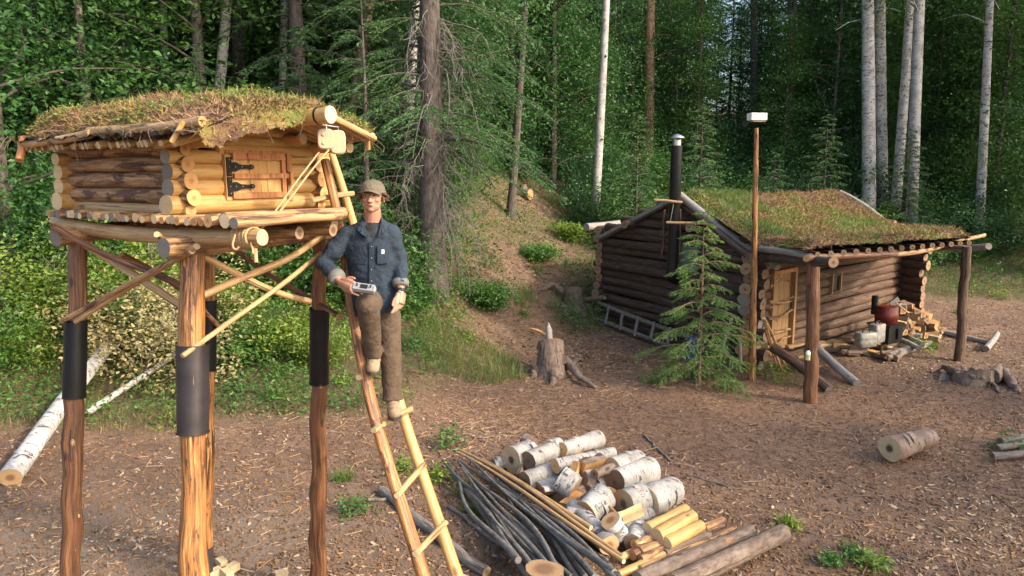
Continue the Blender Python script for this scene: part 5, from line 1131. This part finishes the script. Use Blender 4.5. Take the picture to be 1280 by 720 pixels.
M['plasticdark'] = plain('dark plastic', (.02, .02, .022), .3, 0, .1)
b = NB('skin'); v = b.coord('Object'); c = b.mix(b.ramp(b.noise(v, 12, 4), [(.35, 0.), (.65, 1.)]), (.44, .23, .15), (.36, .175, .115)); b.col(c); b.rough(.5); b.b.inputs['Subsurface Weight'].default_value = .0; M['skin'] = b.m
M['lip'] = plain('lip', (.36, .13, .10), .5, 0, .1); M['eyewhite'] = plain('eye white', (.26, .23, .21), .3, 0, .03); M['iris'] = plain('iris', (.03, .03, .03), .2, 0, .1)
BY = 5.16
man = thing('person', 'young man in blue work shirt, brown trousers and cap standing on the ladder', 'person', P(486, 522, 5.0))
def J(px, py, Y): return P(px, py, Y)
def capsule(m, pts, rad, segs=16, flat=None):      # tube with rounded ends for remeshing
    pts = np.asarray(pts, float); m.tube(pts, rad, segs, 0, 0, 0, flat)
    m.ball(pts[0], rad[0]*.98, 0, 14); m.ball(pts[-1], rad[-1]*.98, 0, 14)
sL, eL, wL = J(433, 297, 5.14), J(404, 329, 5.08), J(427, 353, 4.93)
sR, eR, wR = J(489, 294, 5.17), J(500, 329, 5.19), J(501, 366, 5.06)
hipL, kneeL, ankL = J(463, 378, 5.17), J(460, 381, 4.82), J(467, 446, 5.02)
hipR, kneeR, ankR = J(483, 382, 5.19), J(488, 434, 5.12), J(491, 502, 5.08)
hc = J(465.5, 246, 5.12); ex, ez = np.array([1, 0, 0.]), np.array([0, 0, 1.]); ey = np.array([0, 1, 0.])
px = BY/FPX
body = MB()
capsule(body, [J(465, 286, BY), J(465.5, 274, BY-.01), J(465.5, 262, 5.13)], [.070, .060, .058], 16)
body.ball(hc+[0, .012, .028], (.076, .094, .090), 0, 18); body.ball(hc+[0, -.012, -.028], (.062, .074, .078), 0, 18)
body.ball(hc+[0, -.060, -.082], (.026, .022, .020), 0, 12); body.ball(hc+[0, -.030, -.060], (.056, .052, .042), 0, 14)
body.tube([hc+[0, -.080, .014], hc+[0, -.096, -.012], hc+[0, -.106, -.026], hc+[0, -.092, -.034]], [.008, .011, .015, .010], 10)
for sg in (-1, 1):
    body.ball(hc+[sg*.014, -.088, -.030], (.009, .010, .008), 0, 8); body.ball(hc+[sg*.036, -.062, -.020], (.022, .018, .018), 0, 10)
    body.ball(hc+[sg*.076, .008, -.014], (.010, .018, .030), 0, 10); body.ball(hc+[sg*.030, -.074, .026], (.024, .010, .009), 0, 10)
body.ball(hc+[0, -.082, -.054], (.022, .010, .010), 0, 10)
capsule(body, [J(464, 300, BY), J(466, 330, BY), J(470, 365, 5.17)], [.09, .085, .09], 16, 1.45)
capsule(body, [sL, eL, wL], [.045, .036, .026]); capsule(body, [sR, eR, wR], [.045, .036, .026])
capsule(body, [J(455, 292, BY), sL], [.05, .045]); capsule(body, [J(475, 292, BY), sR], [.05, .045])
capsule(body, [hipL, kneeL, ankL], [.075, .055, .038]); capsule(body, [hipR, (hipR+kneeR)/2, kneeR, (kneeR+ankR)/2, ankR], [.075, .065, .055, .05, .038])
# hands: palm, four fingers of unequal length and a thumb from its side
def hand(m, wrist, palm_end, across, nrm, curl, lens=(.066, .074, .070, .056), thumb_dir=None, sg=1):
    d = unit(palm_end-wrist); a = unit(across); 
    m.tube([wrist, wrist+(palm_end-wrist)*.4, palm_end-d*.01, palm_end+d*.006], [.025, .034, .040, .036], 14, 0, 0, 0, None, up=nrm) if False else None
    for q in range(5): o = a*(q-2)*.0165; m.tube([wrist+o*.75, (wrist+palm_end)/2+o, palm_end+o], [.016, .0165, .0145], 10, 0, 0)
    for q in range(4):
        o = a*(q-1.5)*.0238; p = palm_end+o; L_ = lens[q]; c_ = curl[q]; pts = [p-d*.01, p]; dd = d.copy()
        for s_ in range(3): 
            dd = unit(dd*math.cos(c_)+nrm*math.sin(c_)) if s_ or c_ < .9 else unit(dd*math.cos(c_*.6)+nrm*math.sin(c_*.6)); pts.append(pts[-1]+dd*L_*(.44, .32, .24)[s_])
        m.tube(pts, [.0098, .0094, .0088, .0080, .0064], 9, 0, 0); m.ball(pts[-1], .0068, 0, 8)
    td = unit(thumb_dir); p = wrist+(palm_end-wrist)*.30+a*sg*.032; pts = [p, p+td*.028, p+unit(td+d*.4)*.052, p+unit(td+d*.8)*.072]
    m.tube(pts, [.015, .0125, .0105, .008], 9, 0, 0); m.ball(pts[-1], .0078, 0, 8)
pe = J(442, 360, 4.86); hand(body, wL, pe, unit([-.3, .2, -.95]), unit([.75, .35, -.4]), (.45, .5, .55, .6), thumb_dir=unit([.75, -.25, .45]), sg=-1)
body.tube([wL, wL*.5+pe*.5, pe], [.026, .033, .033], 12)
peR = J(499, 380, 5.02); hand(body, wR, peR, unit([.55, .8, 0]), unit([-.7, -.3, .1]), (.20, .24, .28, .32), thumb_dir=unit([-.55, -.55, -.6]), sg=-1)
body.tube([wR, wR*.5+peR*.5, peR], [.025, .030, .030], 12)
bo = body.build('body', ['skin'], man); remesh(bo, .0040, 1)
# face details
for sg in (-1, 1):
    part('eye', ['eyewhite'], man, lambda m: m.ball(hc+[sg*.030, -.0755, .010], (.012, .008, .0048), 0, 12)); part('iris', ['iris'], man, lambda m: m.ball(hc+[sg*.030, -.081, .010], (.0048, .004, .0044), 0, 10))
    part('eyebrow', ['hair'], man, lambda m: m.tube([hc+[sg*.014, -.083, .023], hc+[sg*.032, -.084, .029], hc+[sg*.050, -.070, .024]], [.0035, .0045, .002], 6))
part('mouth', ['lip'], man, lambda m: m.tube([hc+[-.022, -.082, -.055], hc+[-.008, -.0925, -.0525], hc+[.008, -.0925, -.0525], hc+[.022, -.082, -.054]], [.001, .0042, .0042, .001], 8))
# hair
mb = MB()
for q in range(150):
    an = R(random.uniform(-22, 202)); r_ = .080; p = hc+np.array([math.cos(an)*r_*.94, math.sin(an)*.088+.012, random.uniform(.01, .045)])
    d = np.array([math.cos(an)*.35, math.sin(an)*.35-.1, -1]); pts = [p]; ln = random.uniform(.04, .062)
    for s_ in range(4): d = d+RS.randn(3)*.25+np.array([math.cos(an), math.sin(an)*.5, .1])*.13*s_; pts.append(pts[-1]+unit(d)*ln/4)
    mb.tube(pts, [.007, .008, .007, .005, .001], 5, 0, caps=False)
mb.build('hair', ['hair'], man, kind='stuff')
# cap: crown and curved bill
cp = thing('cap_tmp', 'x', 'x', (0, 0, 0)) if False else None
mb = MB(); n1_, n2_ = 24, 10; cc = hc+[0, .012, .040]; V = []
for i_ in range(n2_):
    ph = math.pi/2*i_/(n2_-1); 
    for j_ in range(n1_):
        th = 2*math.pi*j_/n1_; V.append(cc+[math.cos(th)*.088*math.cos(ph)**.8, math.sin(th)*.104*math.cos(ph)**.8, -.012+.088*math.sin(ph)**.9])
i_ = np.arange(n2_-1)[:, None]*n1_; j_ = np.arange(n1_)[None]; jn = (j_+1) % n1_
mb.add(V, np.stack([i_+j_, i_+jn, i_+n1_+jn, i_+n1_+j_], -1).reshape(-1, 4), 0, True)
mb.tube([cc+[math.cos(t)*.089, math.sin(t)*.105, -.010] for t in np.linspace(0, 2*math.pi, 26)], .0055, 6); mb.ball(cc+[0, 0, .080], (.007, .007, .004), 0, 8)
cap = mb.build('cap', ['capcloth'], man)
mb = MB(); V = []
for s_ in (0, 1):
    for a_ in np.linspace(-1, 1, 13):
        x = a_*.074; yb = -.104*math.sqrt(max(0, 1-(x/.09)**2)); 
        for r_ in np.linspace(0, 1, 6): yy = yb - r_*.072*math.sqrt(max(0, 1-(abs(a_)**2.6)*.97)); V.append(cc+[x*(1-.06*r_), yy, +.008-.008*r_ - .030*a_**2 + .004*s_])
V = np.array(V); F_ = []
for a_ in range(12):
    for r_ in range(5): q = a_*6+r_; F_ += [[q, q+1, q+7, q+6], [78+q, 78+q+6, 78+q+7, 78+q+1]]
    q = a_*6+5; F_.append([q, q+78, q+84, q+6])
mb.add(V, F_, 0, True); mb.build('bill', ['capcloth'], cap)
# shirt
sh_ = MB()
T_ = [J(464.5, 279, BY), J(463.5, 292, BY), J(463, 308, BY), J(464, 328, BY-.005), J(467, 350, BY+.005), J(470, 372, BY+.01), J(473, 390, BY+.005)]
sh_.tube(T_, [.078, .104, .118, .116, .112, .118, .122], 28, 0, 0, 0, [1.35, 1.72, 1.60, 1.50, 1.42, 1.42, 1.45])
for s0, e0, w0, wc in ((sL, eL, wL, .80), (sR, eR, wR, .76)):
    wv_ = e0+(w0-e0)*wc; sh_.tube([s0+(e0-s0)*-.12, s0+(e0-s0)*.25, s0+(e0-s0)*.6, e0, e0+(wv_-e0)*.5, wv_], [.070, .070, .064, .058, .053, .050], 18, 0, 0); sh_.ball(s0+(e0-s0)*-.06, .071, 0, 16); sh_.ball(e0, .058, 0, 14)
sh_.tube([J(464.5, 280, BY), sL+[.01, 0, .0]], [.064, .068], 14); sh_.tube([J(464.5, 280, BY), sR], [.064, .068], 14)
so = sh_.build('shirt', ['denim'], man); remesh(so, .0085, 3)
tx = bpy.data.textures.new('folds', 'CLOUDS'); tx.noise_scale = .075; tx.noise_depth = 2
tx2 = bpy.data.textures.new('long folds', 'CLOUDS'); tx2.noise_scale = .11; tx2.noise_depth = 3
def fold(o, st, tex=tx): d = o.modifiers.new('folds', 'DISPLACE'); d.texture = tex; d.strength = st; d.mid_level = .5; d.texture_coords = 'LOCAL'
fold(so, .026)
def tfront(x_off, py):      # front of the torso at a sighting
    c = J(465, py, BY); xw = x_off; hw = .180; return np.array([c[0]+xw, BY-.116*math.sqrt(max(0.05, 1-(xw/hw)**2))-.004, c[2]])
mb = MB()
def patch(m, x0, x1, y0, y1, mat=0, th=.005, n=6):
    V = []
    for s_ in (0, 1):
        for k_ in range(n):
            for r_ in (0, 1): p = tfront(x0+(x1-x0)*k_/(n-1), (y0, y1)[r_]); p[1] -= .006+th*s_; V.append(p)
    F_ = []
    for k_ in range(n-1): q = k_*2; F_ += [[2*n+q, 2*n+q+2, 2*n+q+3, 2*n+q+1], [q, q+2, 2*n+q+2, 2*n+q], [q+1, 2*n+q+1, 2*n+q+3, q+3]]
    F_ += [[0, 2*n, 2*n+1, 1], [2*n-2, 2*n-1, 4*n-1, 4*n-2]]; m.add(V, F_, mat, False)
for x0, x1 in ((-.135, -.035), (.060, .135)):
    pk = part('pocket', ['denim'], so, lambda m: patch(m, x0, x1, 304, 327))
part('pocket_label', ['label_white'], so, lambda m: patch(m, .088, .104, 310, 315, th=.008)); part('pocket_label_mark', ['batten'], so, lambda m: patch(m, .092, .100, 311.2, 313.6, th=.0092))
part('placket', ['denim'], so, lambda m: patch(m, .005, .034, 300, 388, n=4))
for y in (306, 320, 334, 348, 362, 376): part('button', ['plasticgrey'], so, lambda m: m.ball(tfront(.02, y)-[0, .013, 0], (.005, .003, .005), 0, 8))
part('tee_shirt', ['tee'], man, lambda m: m.tube([J(465, 298, BY-.045), J(465, 287, BY-.03), J(465, 280, BY-.002)], [.062, .066, .060], 18, 0, 0, 0, 1.1))
for sg in (-1, 1):      # collar wings
    V = [J(465+sg*11.5, 269, BY+.01), J(465+sg*17, 280, BY-.05), J(465+sg*6.5 + 1, 298, BY-.128), J(465+sg*13, 293, BY-.130), J(465+sg*12.0, 277, BY-.05), J(465+sg*18, 288, BY-.09)]
    V = np.array(V); V2 = V+np.array([0, -.007, .005]); F_ = [[0, 4, 5, 1], [4, 2, 3, 5]]
    mb = MB(); mb.add(np.vstack([V, V2]), F_+[[a+6 for a in f[::-1]] for f in F_]+[[0, 6, 10, 4], [4, 10, 8, 2], [2, 8, 9, 3], [3, 9, 11, 5], [5, 11, 7, 1]], 0, False); mb.build('collar', ['denim'], so)
for e0, w0, wc in ((eL, wL, .78), (eR, wR, .74)):
    p = e0+(w0-e0)*(wc-.16); q = e0+(w0-e0)*(wc+.06); mb = MB(); mb.tube([p, p*.7+q*.3, q*.7+p*.3, q, q-(q-p)*.1], [.052, .0585, .0575, .054, .038], 20, 0, 0, .04); mb.build('cuff', ['denim_in'], so)
# trousers
tr = MB()
tr.tube([J(472, 366, BY+.02), J(473, 380, BY+.03), J(473, 390, BY+.03)], [.095, .108, .10], 22, 0, 0, 0, 1.4)
tr.tube([hipL, hipL*.5+kneeL*.5+[0, 0, .01], kneeL], [.098, .092, .080], 18); tr.ball(kneeL+[0, -.005, .0], .081, 0, 16)
tr.tube([kneeL, kneeL*.6+ankL*.4, kneeL*.25+ankL*.75, ankL+[0, 0, .02]], [.078, .070, .062, .064], 18); tr.ball(hipL, .098, 0, 14)
tr.tube([hipR+[0, 0, .04], hipR*.5+kneeR*.5, kneeR, kneeR*.5+ankR*.5, kneeR*.15+ankR*.85, ankR+[0, 0, .012]], [.098, .090, .078, .072, .070, .078], 18)
to = tr.build('trousers', ['canvas'], man); remesh(to, .009, 3); fold(to, .020, tx2)
# boots
def boot(ank, toe, out):
    b = thing('x', 'x', 'x', (0, 0, 0)) if False else None
    m = MB(); d = unit(toe-ank-[0, 0, (toe-ank)[2]]); heel = np.array([ank[0], ank[1], toe[2]])-d*.045; s_ = np.cross(d, UZ)
    m.tube([ank+[0, 0, .045], ank, heel+d*.05+[0, 0, .03]], [.052, .050, .048], 16); m.ball(heel+d*.015+[0, 0, .012], (.042, .046, .04), 0, 14)
    for t_, r_, h_ in ((.25, .047, .05), (.45, .047, .04), (.65, .049, .03), (.85, .046, .022)): m.ball(heel+(toe-heel)*t_+[0, 0, h_-.012], (r_, r_, r_*.95), 0, 14)
    o = m.build('boot', ['boot'], man); remesh(o, .006, 4)
    m = MB(); pts = [heel-d*.02, heel+(toe-heel)*.3, heel+(toe-heel)*.65, toe+d*.02]; z_ = toe[2]-.030
    V = []; prof = [(-.03, .025), (0, .040), (.25, .037), (.5, .044), (.8, .047), (1., .034), (1.12, .012)]
    for s2 in (0, 1):
        for t_, w_ in prof: c_ = heel+(toe-heel)*t_; c_[2] = z_+.020*s2; V += [c_-s_*w_, c_+s_*w_]
    n = len(prof); F_ = []
    for k_ in range(n-1): q = 2*k_; F_ += [[q, q+2, q+3, q+1], [2*n+q, 2*n+q+1, 2*n+q+3, 2*n+q+2], [q, 2*n+q, 2*n+q+2, q+2], [q+1, q+3, 2*n+q+3, 2*n+q+1]]
    m.add(V, F_+[[0, 1, 2*n+1, 2*n], [2*n-2, 4*n-2, 4*n-1, 2*n-1]], 0, False); m.build('sole', ['sole'], o)
    for k_ in range(4): c_ = ank+[0, 0, .0]+(toe+[0, 0, .02]-ank)*(.16+.14*k_)+d*(.03); part('lace', ['denim_in'], o, lambda m: m.tube([c_-s_*.026, c_-d*-.012+[0, 0, .010], c_+s_*.026], .003, 5))
boot(ankL, J(466, 463, 4.90)+[0, 0, .0], 1); boot(ankR, J(494, 520, 4.90), 1)
# watch and the controller in his hand
part('watch', ['plasticdark'], man, lambda m: m.tube([wR+(eR-wR)*.10, wR+(eR-wR)*.0+[0, 0, .002]], .0345, 16)); part('watch_face', ['can'], man, lambda m: m.ball(wR+(eR-wR)*.05+[-.004, -.034, 0], (.013, .005, .013), 0, 12))
ct = thing('controller', 'light grey handheld controller held on the raised knee', 'controller', J(455, 361, 4.74)); c = J(455, 360, 4.74); axc = np.array([unit([.98, -.1, -.12]), unit([.05, .8, .55]), unit([.05, -.5, .85])])
part('shell', ['plasticgrey'], ct, lambda m: (m.box(c, axc, (.070, .030, .012), 0, .05), m.ball(c-axc[0]*.066, (.016, .030, .016), 0, 12, axc), m.ball(c+axc[0]*.066, (.016, .030, .016), 0, 12, axc)))
part('grip', ['plasticdark'], ct, lambda m: m.box(c-axc[2]*.013-axc[1]*.004, axc, (.062, .026, .006)))
for dx in (-.045, .045): part('stick', ['plasticdark'], ct, lambda m: (m.tube([c+axc[0]*dx+axc[2]*.01, c+axc[0]*dx+axc[2]*.026], .004, 8), m.ball(c+axc[0]*dx+axc[2]*.027, (.008, .008, .004), 0, 8, axc)))
part('screen', ['glassdark'], ct, lambda m: m.box(c+axc[2]*.013, axc, (.024, .018, .002)))

# ------------------------------------------------------------------ trees of the same wood that stand just outside the picture on the right
for q, (x, y) in enumerate(((10.8, 5.5), (12.6, 8.2), (13.4, 3.6), (11.9, 1.4), (15.6, 6.4))):
    k = kinds[(0, 3, 1, 4, 2)[q % 5]]; place(k[0], k[1], gp(x, y, -.05), q*1.3, (.75, .9, .8)[q % 3], 'forest tree standing outside the right edge of the picture', 'trees beyond the right edge')

# ------------------------------------------------------------------ loose stuff on the ground
RS.seed(123)
def cabin_in(x, y):
    p = np.stack([x-K0[0], y-K0[1]], -1); a = p @ np.linalg.inv(np.array([(K2-K0)[:2], (K1-K0)[:2]])); return (a[:, 0] > -.02) & (a[:, 0] < 1.02) & (a[:, 1] > -.02) & (a[:, 1] < 1.02)
def scat(n, ymin=3.2, ymax=24, keep=None, pw=1.7):
    y = ymin+(ymax-ymin)*RS.rand(n)**pw; x = (RS.rand(n)*2-1)*.74*y; k = ~cabin_in(x, y)
    if keep is not None: k &= keep(x, y)
    return x[k], y[k]
def flakes(name, mats, n, L0, L1, w0, w1, keep=None, ymax=24, tilt=.25, thick=.006, lift=.004, pw=1.5, ymin=3.2):
    x, y = scat(n, ymin, ymax, keep, pw); m_ = len(x); z = gz(x, y)+.012*vnoise(x, y, 9, 5)+.008*vnoise(x, y, 21, 6)+lift; an = RS.rand(m_)*6.28; L = (L0+(L1-L0)*RS.rand(m_)**2.2)*.5; W_ = (w0+(w1-w0)*RS.rand(m_))*.5
    d = np.stack([np.cos(an), np.sin(an), RS.randn(m_)*tilt], -1); d /= np.linalg.norm(d, axis=1)[:, None]; s_ = np.stack([-np.sin(an), np.cos(an), RS.randn(m_)*tilt*1.2], -1)
    u = np.cross(d, s_); u /= np.linalg.norm(u, axis=1)[:, None]; c = np.stack([x, y, z], -1); a, b_, t_ = d*L[:, None], s_*W_[:, None], u*thick*.5
    k1 = (.5+.5*RS.rand(m_))[:, None]; k2 = (.3+.7*RS.rand(m_))[:, None]
    V = np.stack([c-a-b_*k1+t_, c+a-b_*k2+t_, c+a*k1+b_+t_, c-a*k2+b_*k2+t_, c-a-b_*k1-t_, c+a-b_*k2-t_, c+a*k1+b_-t_, c-a*k2+b_*k2-t_], 1).reshape(-1, 3)
    f = np.array([[0, 1, 2, 3], [0, 4, 5, 1], [1, 5, 6, 2], [2, 6, 7, 3], [3, 7, 4, 0]]); F_ = (np.arange(m_)[:, None, None]*8+f).reshape(-1, 4)
    mb = MB(); mb.add(V, F_, 0, False); o = mb.build(name, mats); o['kind'] = 'stuff'; o['label'] = {'wood_chips': 'pale wood chips strewn over the bare ground', 'bark_litter': 'brown bark and leaf litter over the bare ground', 'peelings': 'long orange peelings and splinters on the ground'}[name]; o['category'] = 'litter'; return o
bare = lambda x, y: RS.rand(len(x)) > vegmask(x, y)*.55
flakes('wood_chips', ['chip'], 46000, .015, .095, .008, .034, lambda x, y: bare(x, y) & (RS.rand(len(x)) < .10+.9*np.clip(.15+vnoise(x, y, 1.1, 6)*1.6+vnoise(x, y, 3.3, 2)*.9, 0, 1)))
flakes('bark_litter', ['litter'], 95000, .012, .07, .006, .03, bare, tilt=.4)
def strips(x, y):
    a = np.exp(-(((x+.2)/1.5)**2+((y-9.8)/1.5)**2))+.8*np.exp(-(((x-.6)/1.6)**2+((y-12)/1.6)**2))+.8*np.exp(-(((x-7)/1.8)**2+((y-9.5)/1.6)**2))+.45*np.exp(-(((x-2.2)/1.6)**2+((y-14)/2)**2)) + .12
    return RS.rand(len(x)) < a*bare(x, y)
flakes('peelings', ['needlelitter'], 30000, .05, .26, .005, .014, strips, tilt=.15, lift=.012)
# weeds and grass
def vegcover(name, mats, n, hmin, hmax, size, keep, label, leaf=True, ymax=24, seed=1):
    RS.seed(seed); x, y = scat(n, 6.0, ymax, keep, 1.2); z = gz(x, y); mb = MB(); m_ = len(x)
    if leaf: c = np.stack([x, y, z+hmin+(hmax-hmin)*RS.rand(m_)**1.3], -1); V, F_ = leafcloud(c, size, 1.4, .0)
    else:
        D = RS.randn(m_, 3)*[.4, .4, .1]+[0, 0, 1]; D /= np.linalg.norm(D, axis=1)[:, None]; V, F_ = blades(np.stack([x, y, z-.01], -1), D, hmin+(hmax-hmin)*RS.rand(m_), size, .12)
    mb.add(V, F_, 0, False); o = mb.build(name, mats); o['kind'] = 'stuff'; o['label'] = label; o['category'] = 'plants'; return o
clump = lambda x, y, f, k, t: vnoise(x, y, f, k)+.5*vnoise(x, y, f*2.7, k+1)+.12*RS.randn(len(x)) > t
vegcover('low_plants', [LEAF[0]], 150000, .02, .30, .065, lambda x, y: (vegmask(x, y) > .45) & clump(x, y, 1.5, 2, .02), 'low leafy weeds covering the bank and forest edge', seed=3)
vegcover('low_plants', [LEAF[2]], 110000, .02, .22, .055, lambda x, y: (vegmask(x, y) > .35) & clump(x, y, 1.9, 5, .08), 'yellowish green low plants on the bank', seed=4)
vegcover('grass', ['strawgrass'], 150000, .06, .24, .007, lambda x, y: (vegmask(x, y) > .3) & clump(x, y, 1.2, 4, -.15), 'mixed straw and green grass on the bank', leaf=False, seed=5)
vegcover('fresh_grass', ['grass'], 140000, .12, .42, .009, lambda x, y: ((((x+.75)/1.0)**2+((y-12.3)/.9)**2) < 1.0*(1+.5*vnoise(x, y, 5, 2))) , 'lush bright grass patch right of the big spruce foot', leaf=False, seed=6, ymax=15)
# scattered tufts on the bare ground
tuf = [(470, 470, .22), (430, 600, .2), (445, 640, .22), (500, 590, .2), (590, 640, .16), (560, 560, .3), (548, 600, .2), (585, 620, .2), (1040, 705, .14), (1090, 712, .17), (1062, 690, .12), (1075, 700, .1), (975, 478, .35), (1000, 462, .25), (960, 470, .3), (840, 470, .3), (820, 480, .25), (910, 486, .22), (585, 425, .22), (540, 410, .35), (510, 400, .3), (450, 420, .2), (650, 380, .3), (690, 330, .35), (672, 340, .3), (655, 395, .18), (520, 435, .2), (1150, 440, .35), (1165, 436, .3), (1260, 560, .2), (985, 658, .12), (345, 495, .25), (300, 490, .3), (560, 395, .4), (660, 372, .4), (765, 395, .2), (1250, 372, .3), (1200, 392, .25), (870, 474, .2), (430, 480, .18), (350, 470, .3)]
for q, (px_, py_, h) in enumerate(tuf):
    RS.seed(200+q); g_ = G(px_, py_); n = 150; mb = MB(); r_ = h*.95
    if q % 3 != 1:
        c = g_+RS.randn(n, 3)*[r_*.45, r_*.45, 0]; c[:, 2] = gz(c[:, 0], c[:, 1])+h*RS.rand(n)**1.2*.8; V, F_ = leafcloud(c, .05+.04*h, 1.2); mb.add(V, F_, 0, False); o = mb.build('weed', [LEAF[(2, 0, 0)[q % 3]]])
    else:
        c = g_+RS.randn(n, 3)*[r_*.3, r_*.3, 0]; c[:, 2] = gz(c[:, 0], c[:, 1]); D = RS.randn(n, 3)*[.45, .45, .1]+[0, 0, 1]; V, F_ = blades(c, D, h*(.4+.8*RS.rand(n)), .009, .2); mb.add(V, F_, 0, False); o = mb.build('grass_tuft', ['grass'])
    wh = 'at the foot of the ladder' if px_ < 620 and py_ > 540 else 'near the bottom edge right of the log pile' if py_ > 640 else 'beside the cabin corner and young spruce' if 800 < px_ < 1010 else 'at the woodpile side of the cabin' if px_ > 1100 else 'behind the man and the ladder' if px_ < 600 else 'beside the trail left of the cabin'
    o['kind'] = 'stuff'; tag(o, ('small leafy weed ', 'tuft of grass ')[q % 3 == 1]+wh, 'plant', 'weeds and tufts on the bare ground')
# withered bush behind the cache and the green bushes at the far left
RS.seed(301)
for q, (px_, py_, h, w_) in enumerate(((180, 480, 1.3, 1.3), (250, 478, 1.3, 1.2), (140, 455, 1.3, 1.1), (215, 450, 1.9, 1.6))):
    g_ = G(px_, py_); shrub('withered_bush', M['dryleaf'] if False else 'dryleaf', h, w_, 2000, .07, g_, 'pale withered bush behind the cache posts, '+('the front left one', 'the front right one', 'the leftmost', 'the tallest at the back')[q], 'withered bushes', 310+q)
for q, (px_, py_, h, w_, lf) in enumerate(((12, 430, 1.9, 1.6, 2), (55, 415, 1.7, 1.4, 2), (-20, 470, 1.2, 1.3, 0), (100, 400, 1.5, 1.3, 0), (300, 455, .7, .9, 0), (345, 440, .6, .8, 2), (590, 300, .45, .8, 0), (640, 280, .5, .8, 1), (610, 385, .5, .9, 0), (500, 388, .35, .7, 0), (712, 300, .35, .6, 2), (670, 325, .35, .7, 0))):
    g_ = G(px_, py_); shrub('bush', LEAF[lf], h, w_, 2600, .075, g_, 'green bush '+('first at the left edge', 'second from the left edge', 'low at the left edge beyond the birch', 'behind the left cache post', 'low, seen between the front and right posts', 'low, just left of the right post', 'on the slope right of the big spruce', 'dark, higher on the slope beside the trail', 'low beside the bright grass', 'low, behind the man', 'yellowish beside the trail', 'low beside the yellowish one on the trail')[q], 'bushes at the edge of the clearing', 330+q)
for q, (x, y, s_) in enumerate(((-3.2, 14.2, 1.0), (-2.0, 15.6, .8), (-2.6, 16.8, 1.25), (-1.6, 18.8, .9), (-4.2, 15.2, 1.2), (3.4, 20.5, 1.1), (5.4, 21.6, 1.2), (7.4, 21.2, .9), (9.4, 22.6, 1.1), (-6.2, 15.0, 1.1), (11.8, 22.4, 1.0))):
    place('ys', lambda loc: spruce('young_spruce', 'spruce', 3.8, .045, .2, 60, 1.15, .45, loc, 'x', 'needle', None, 16, bl=.055, bw=.018, sub=26, per=12), gp(x, y), q*1.7, s_, 'young spruce growing '+('left of the big spruce', 'right behind the big spruce', 'behind the leaning trunks', 'beside the trail foot', 'behind the right cache post', 'behind the cabin ridge, left', 'behind the cabin ridge, middle', 'behind the cabin ridge, right', 'behind the birch group', 'behind the raised cache', 'right of the birch group')[q], 'young spruces')

# litter on the slope of the trail, bigger because it is farther off, and low plants there
flakes('bark_litter', ['litter'], 26000, .04, .14, .02, .06, lambda x, y: (np.abs(x-.3) < 4) & (RS.rand(len(x)) < .25+trailmask(x, y)), ymin=12.5, ymax=24, tilt=.4, pw=1.0)
flakes('wood_chips', ['chip'], 9000, .03, .12, .015, .04, lambda x, y: (np.abs(x-.3) < 4) & (RS.rand(len(x)) < .2+trailmask(x, y)), ymin=12.5, ymax=24, pw=1.0)
vegcover('low_plants', [LEAF[0]], 120000, .02, .40, .085, lambda x, y: (y > 13.5) & (y > np.interp(x, XK, YK)-.6) & (trailmask(x, y) < .75) & clump(x, y, 1.3, 8, -.02), 'leafy plants covering the hillside beside the trail', seed=13, ymax=26)

flakes('wood_chips', ['chip'], 9000, .012, .05, .006, .02, lambda x, y: RS.rand(len(x)) < np.exp(-(((x-.9)/1.1)**2+((y-7.2)/.9)**2)), ymin=5.5, ymax=9, pw=1.0)

# low broadleaf saplings filling the wood edge right behind the clearing
fr2 = random.Random(11)
for q in range(34):
    y = 25.6+2.8*fr2.random(); x = -2+q*.62+fr2.uniform(-.3, .3)
    if abs(x-.29*y) < 1.2: continue
    k = kinds[(0, 2, 0, 1)[q % 4]]; place(k[0], k[1], gp(x, y, -.4), q*1.1, fr2.uniform(.42, .66), 'low bushy broadleaf sapling '+region(x, y), 'saplings of the forest edge')
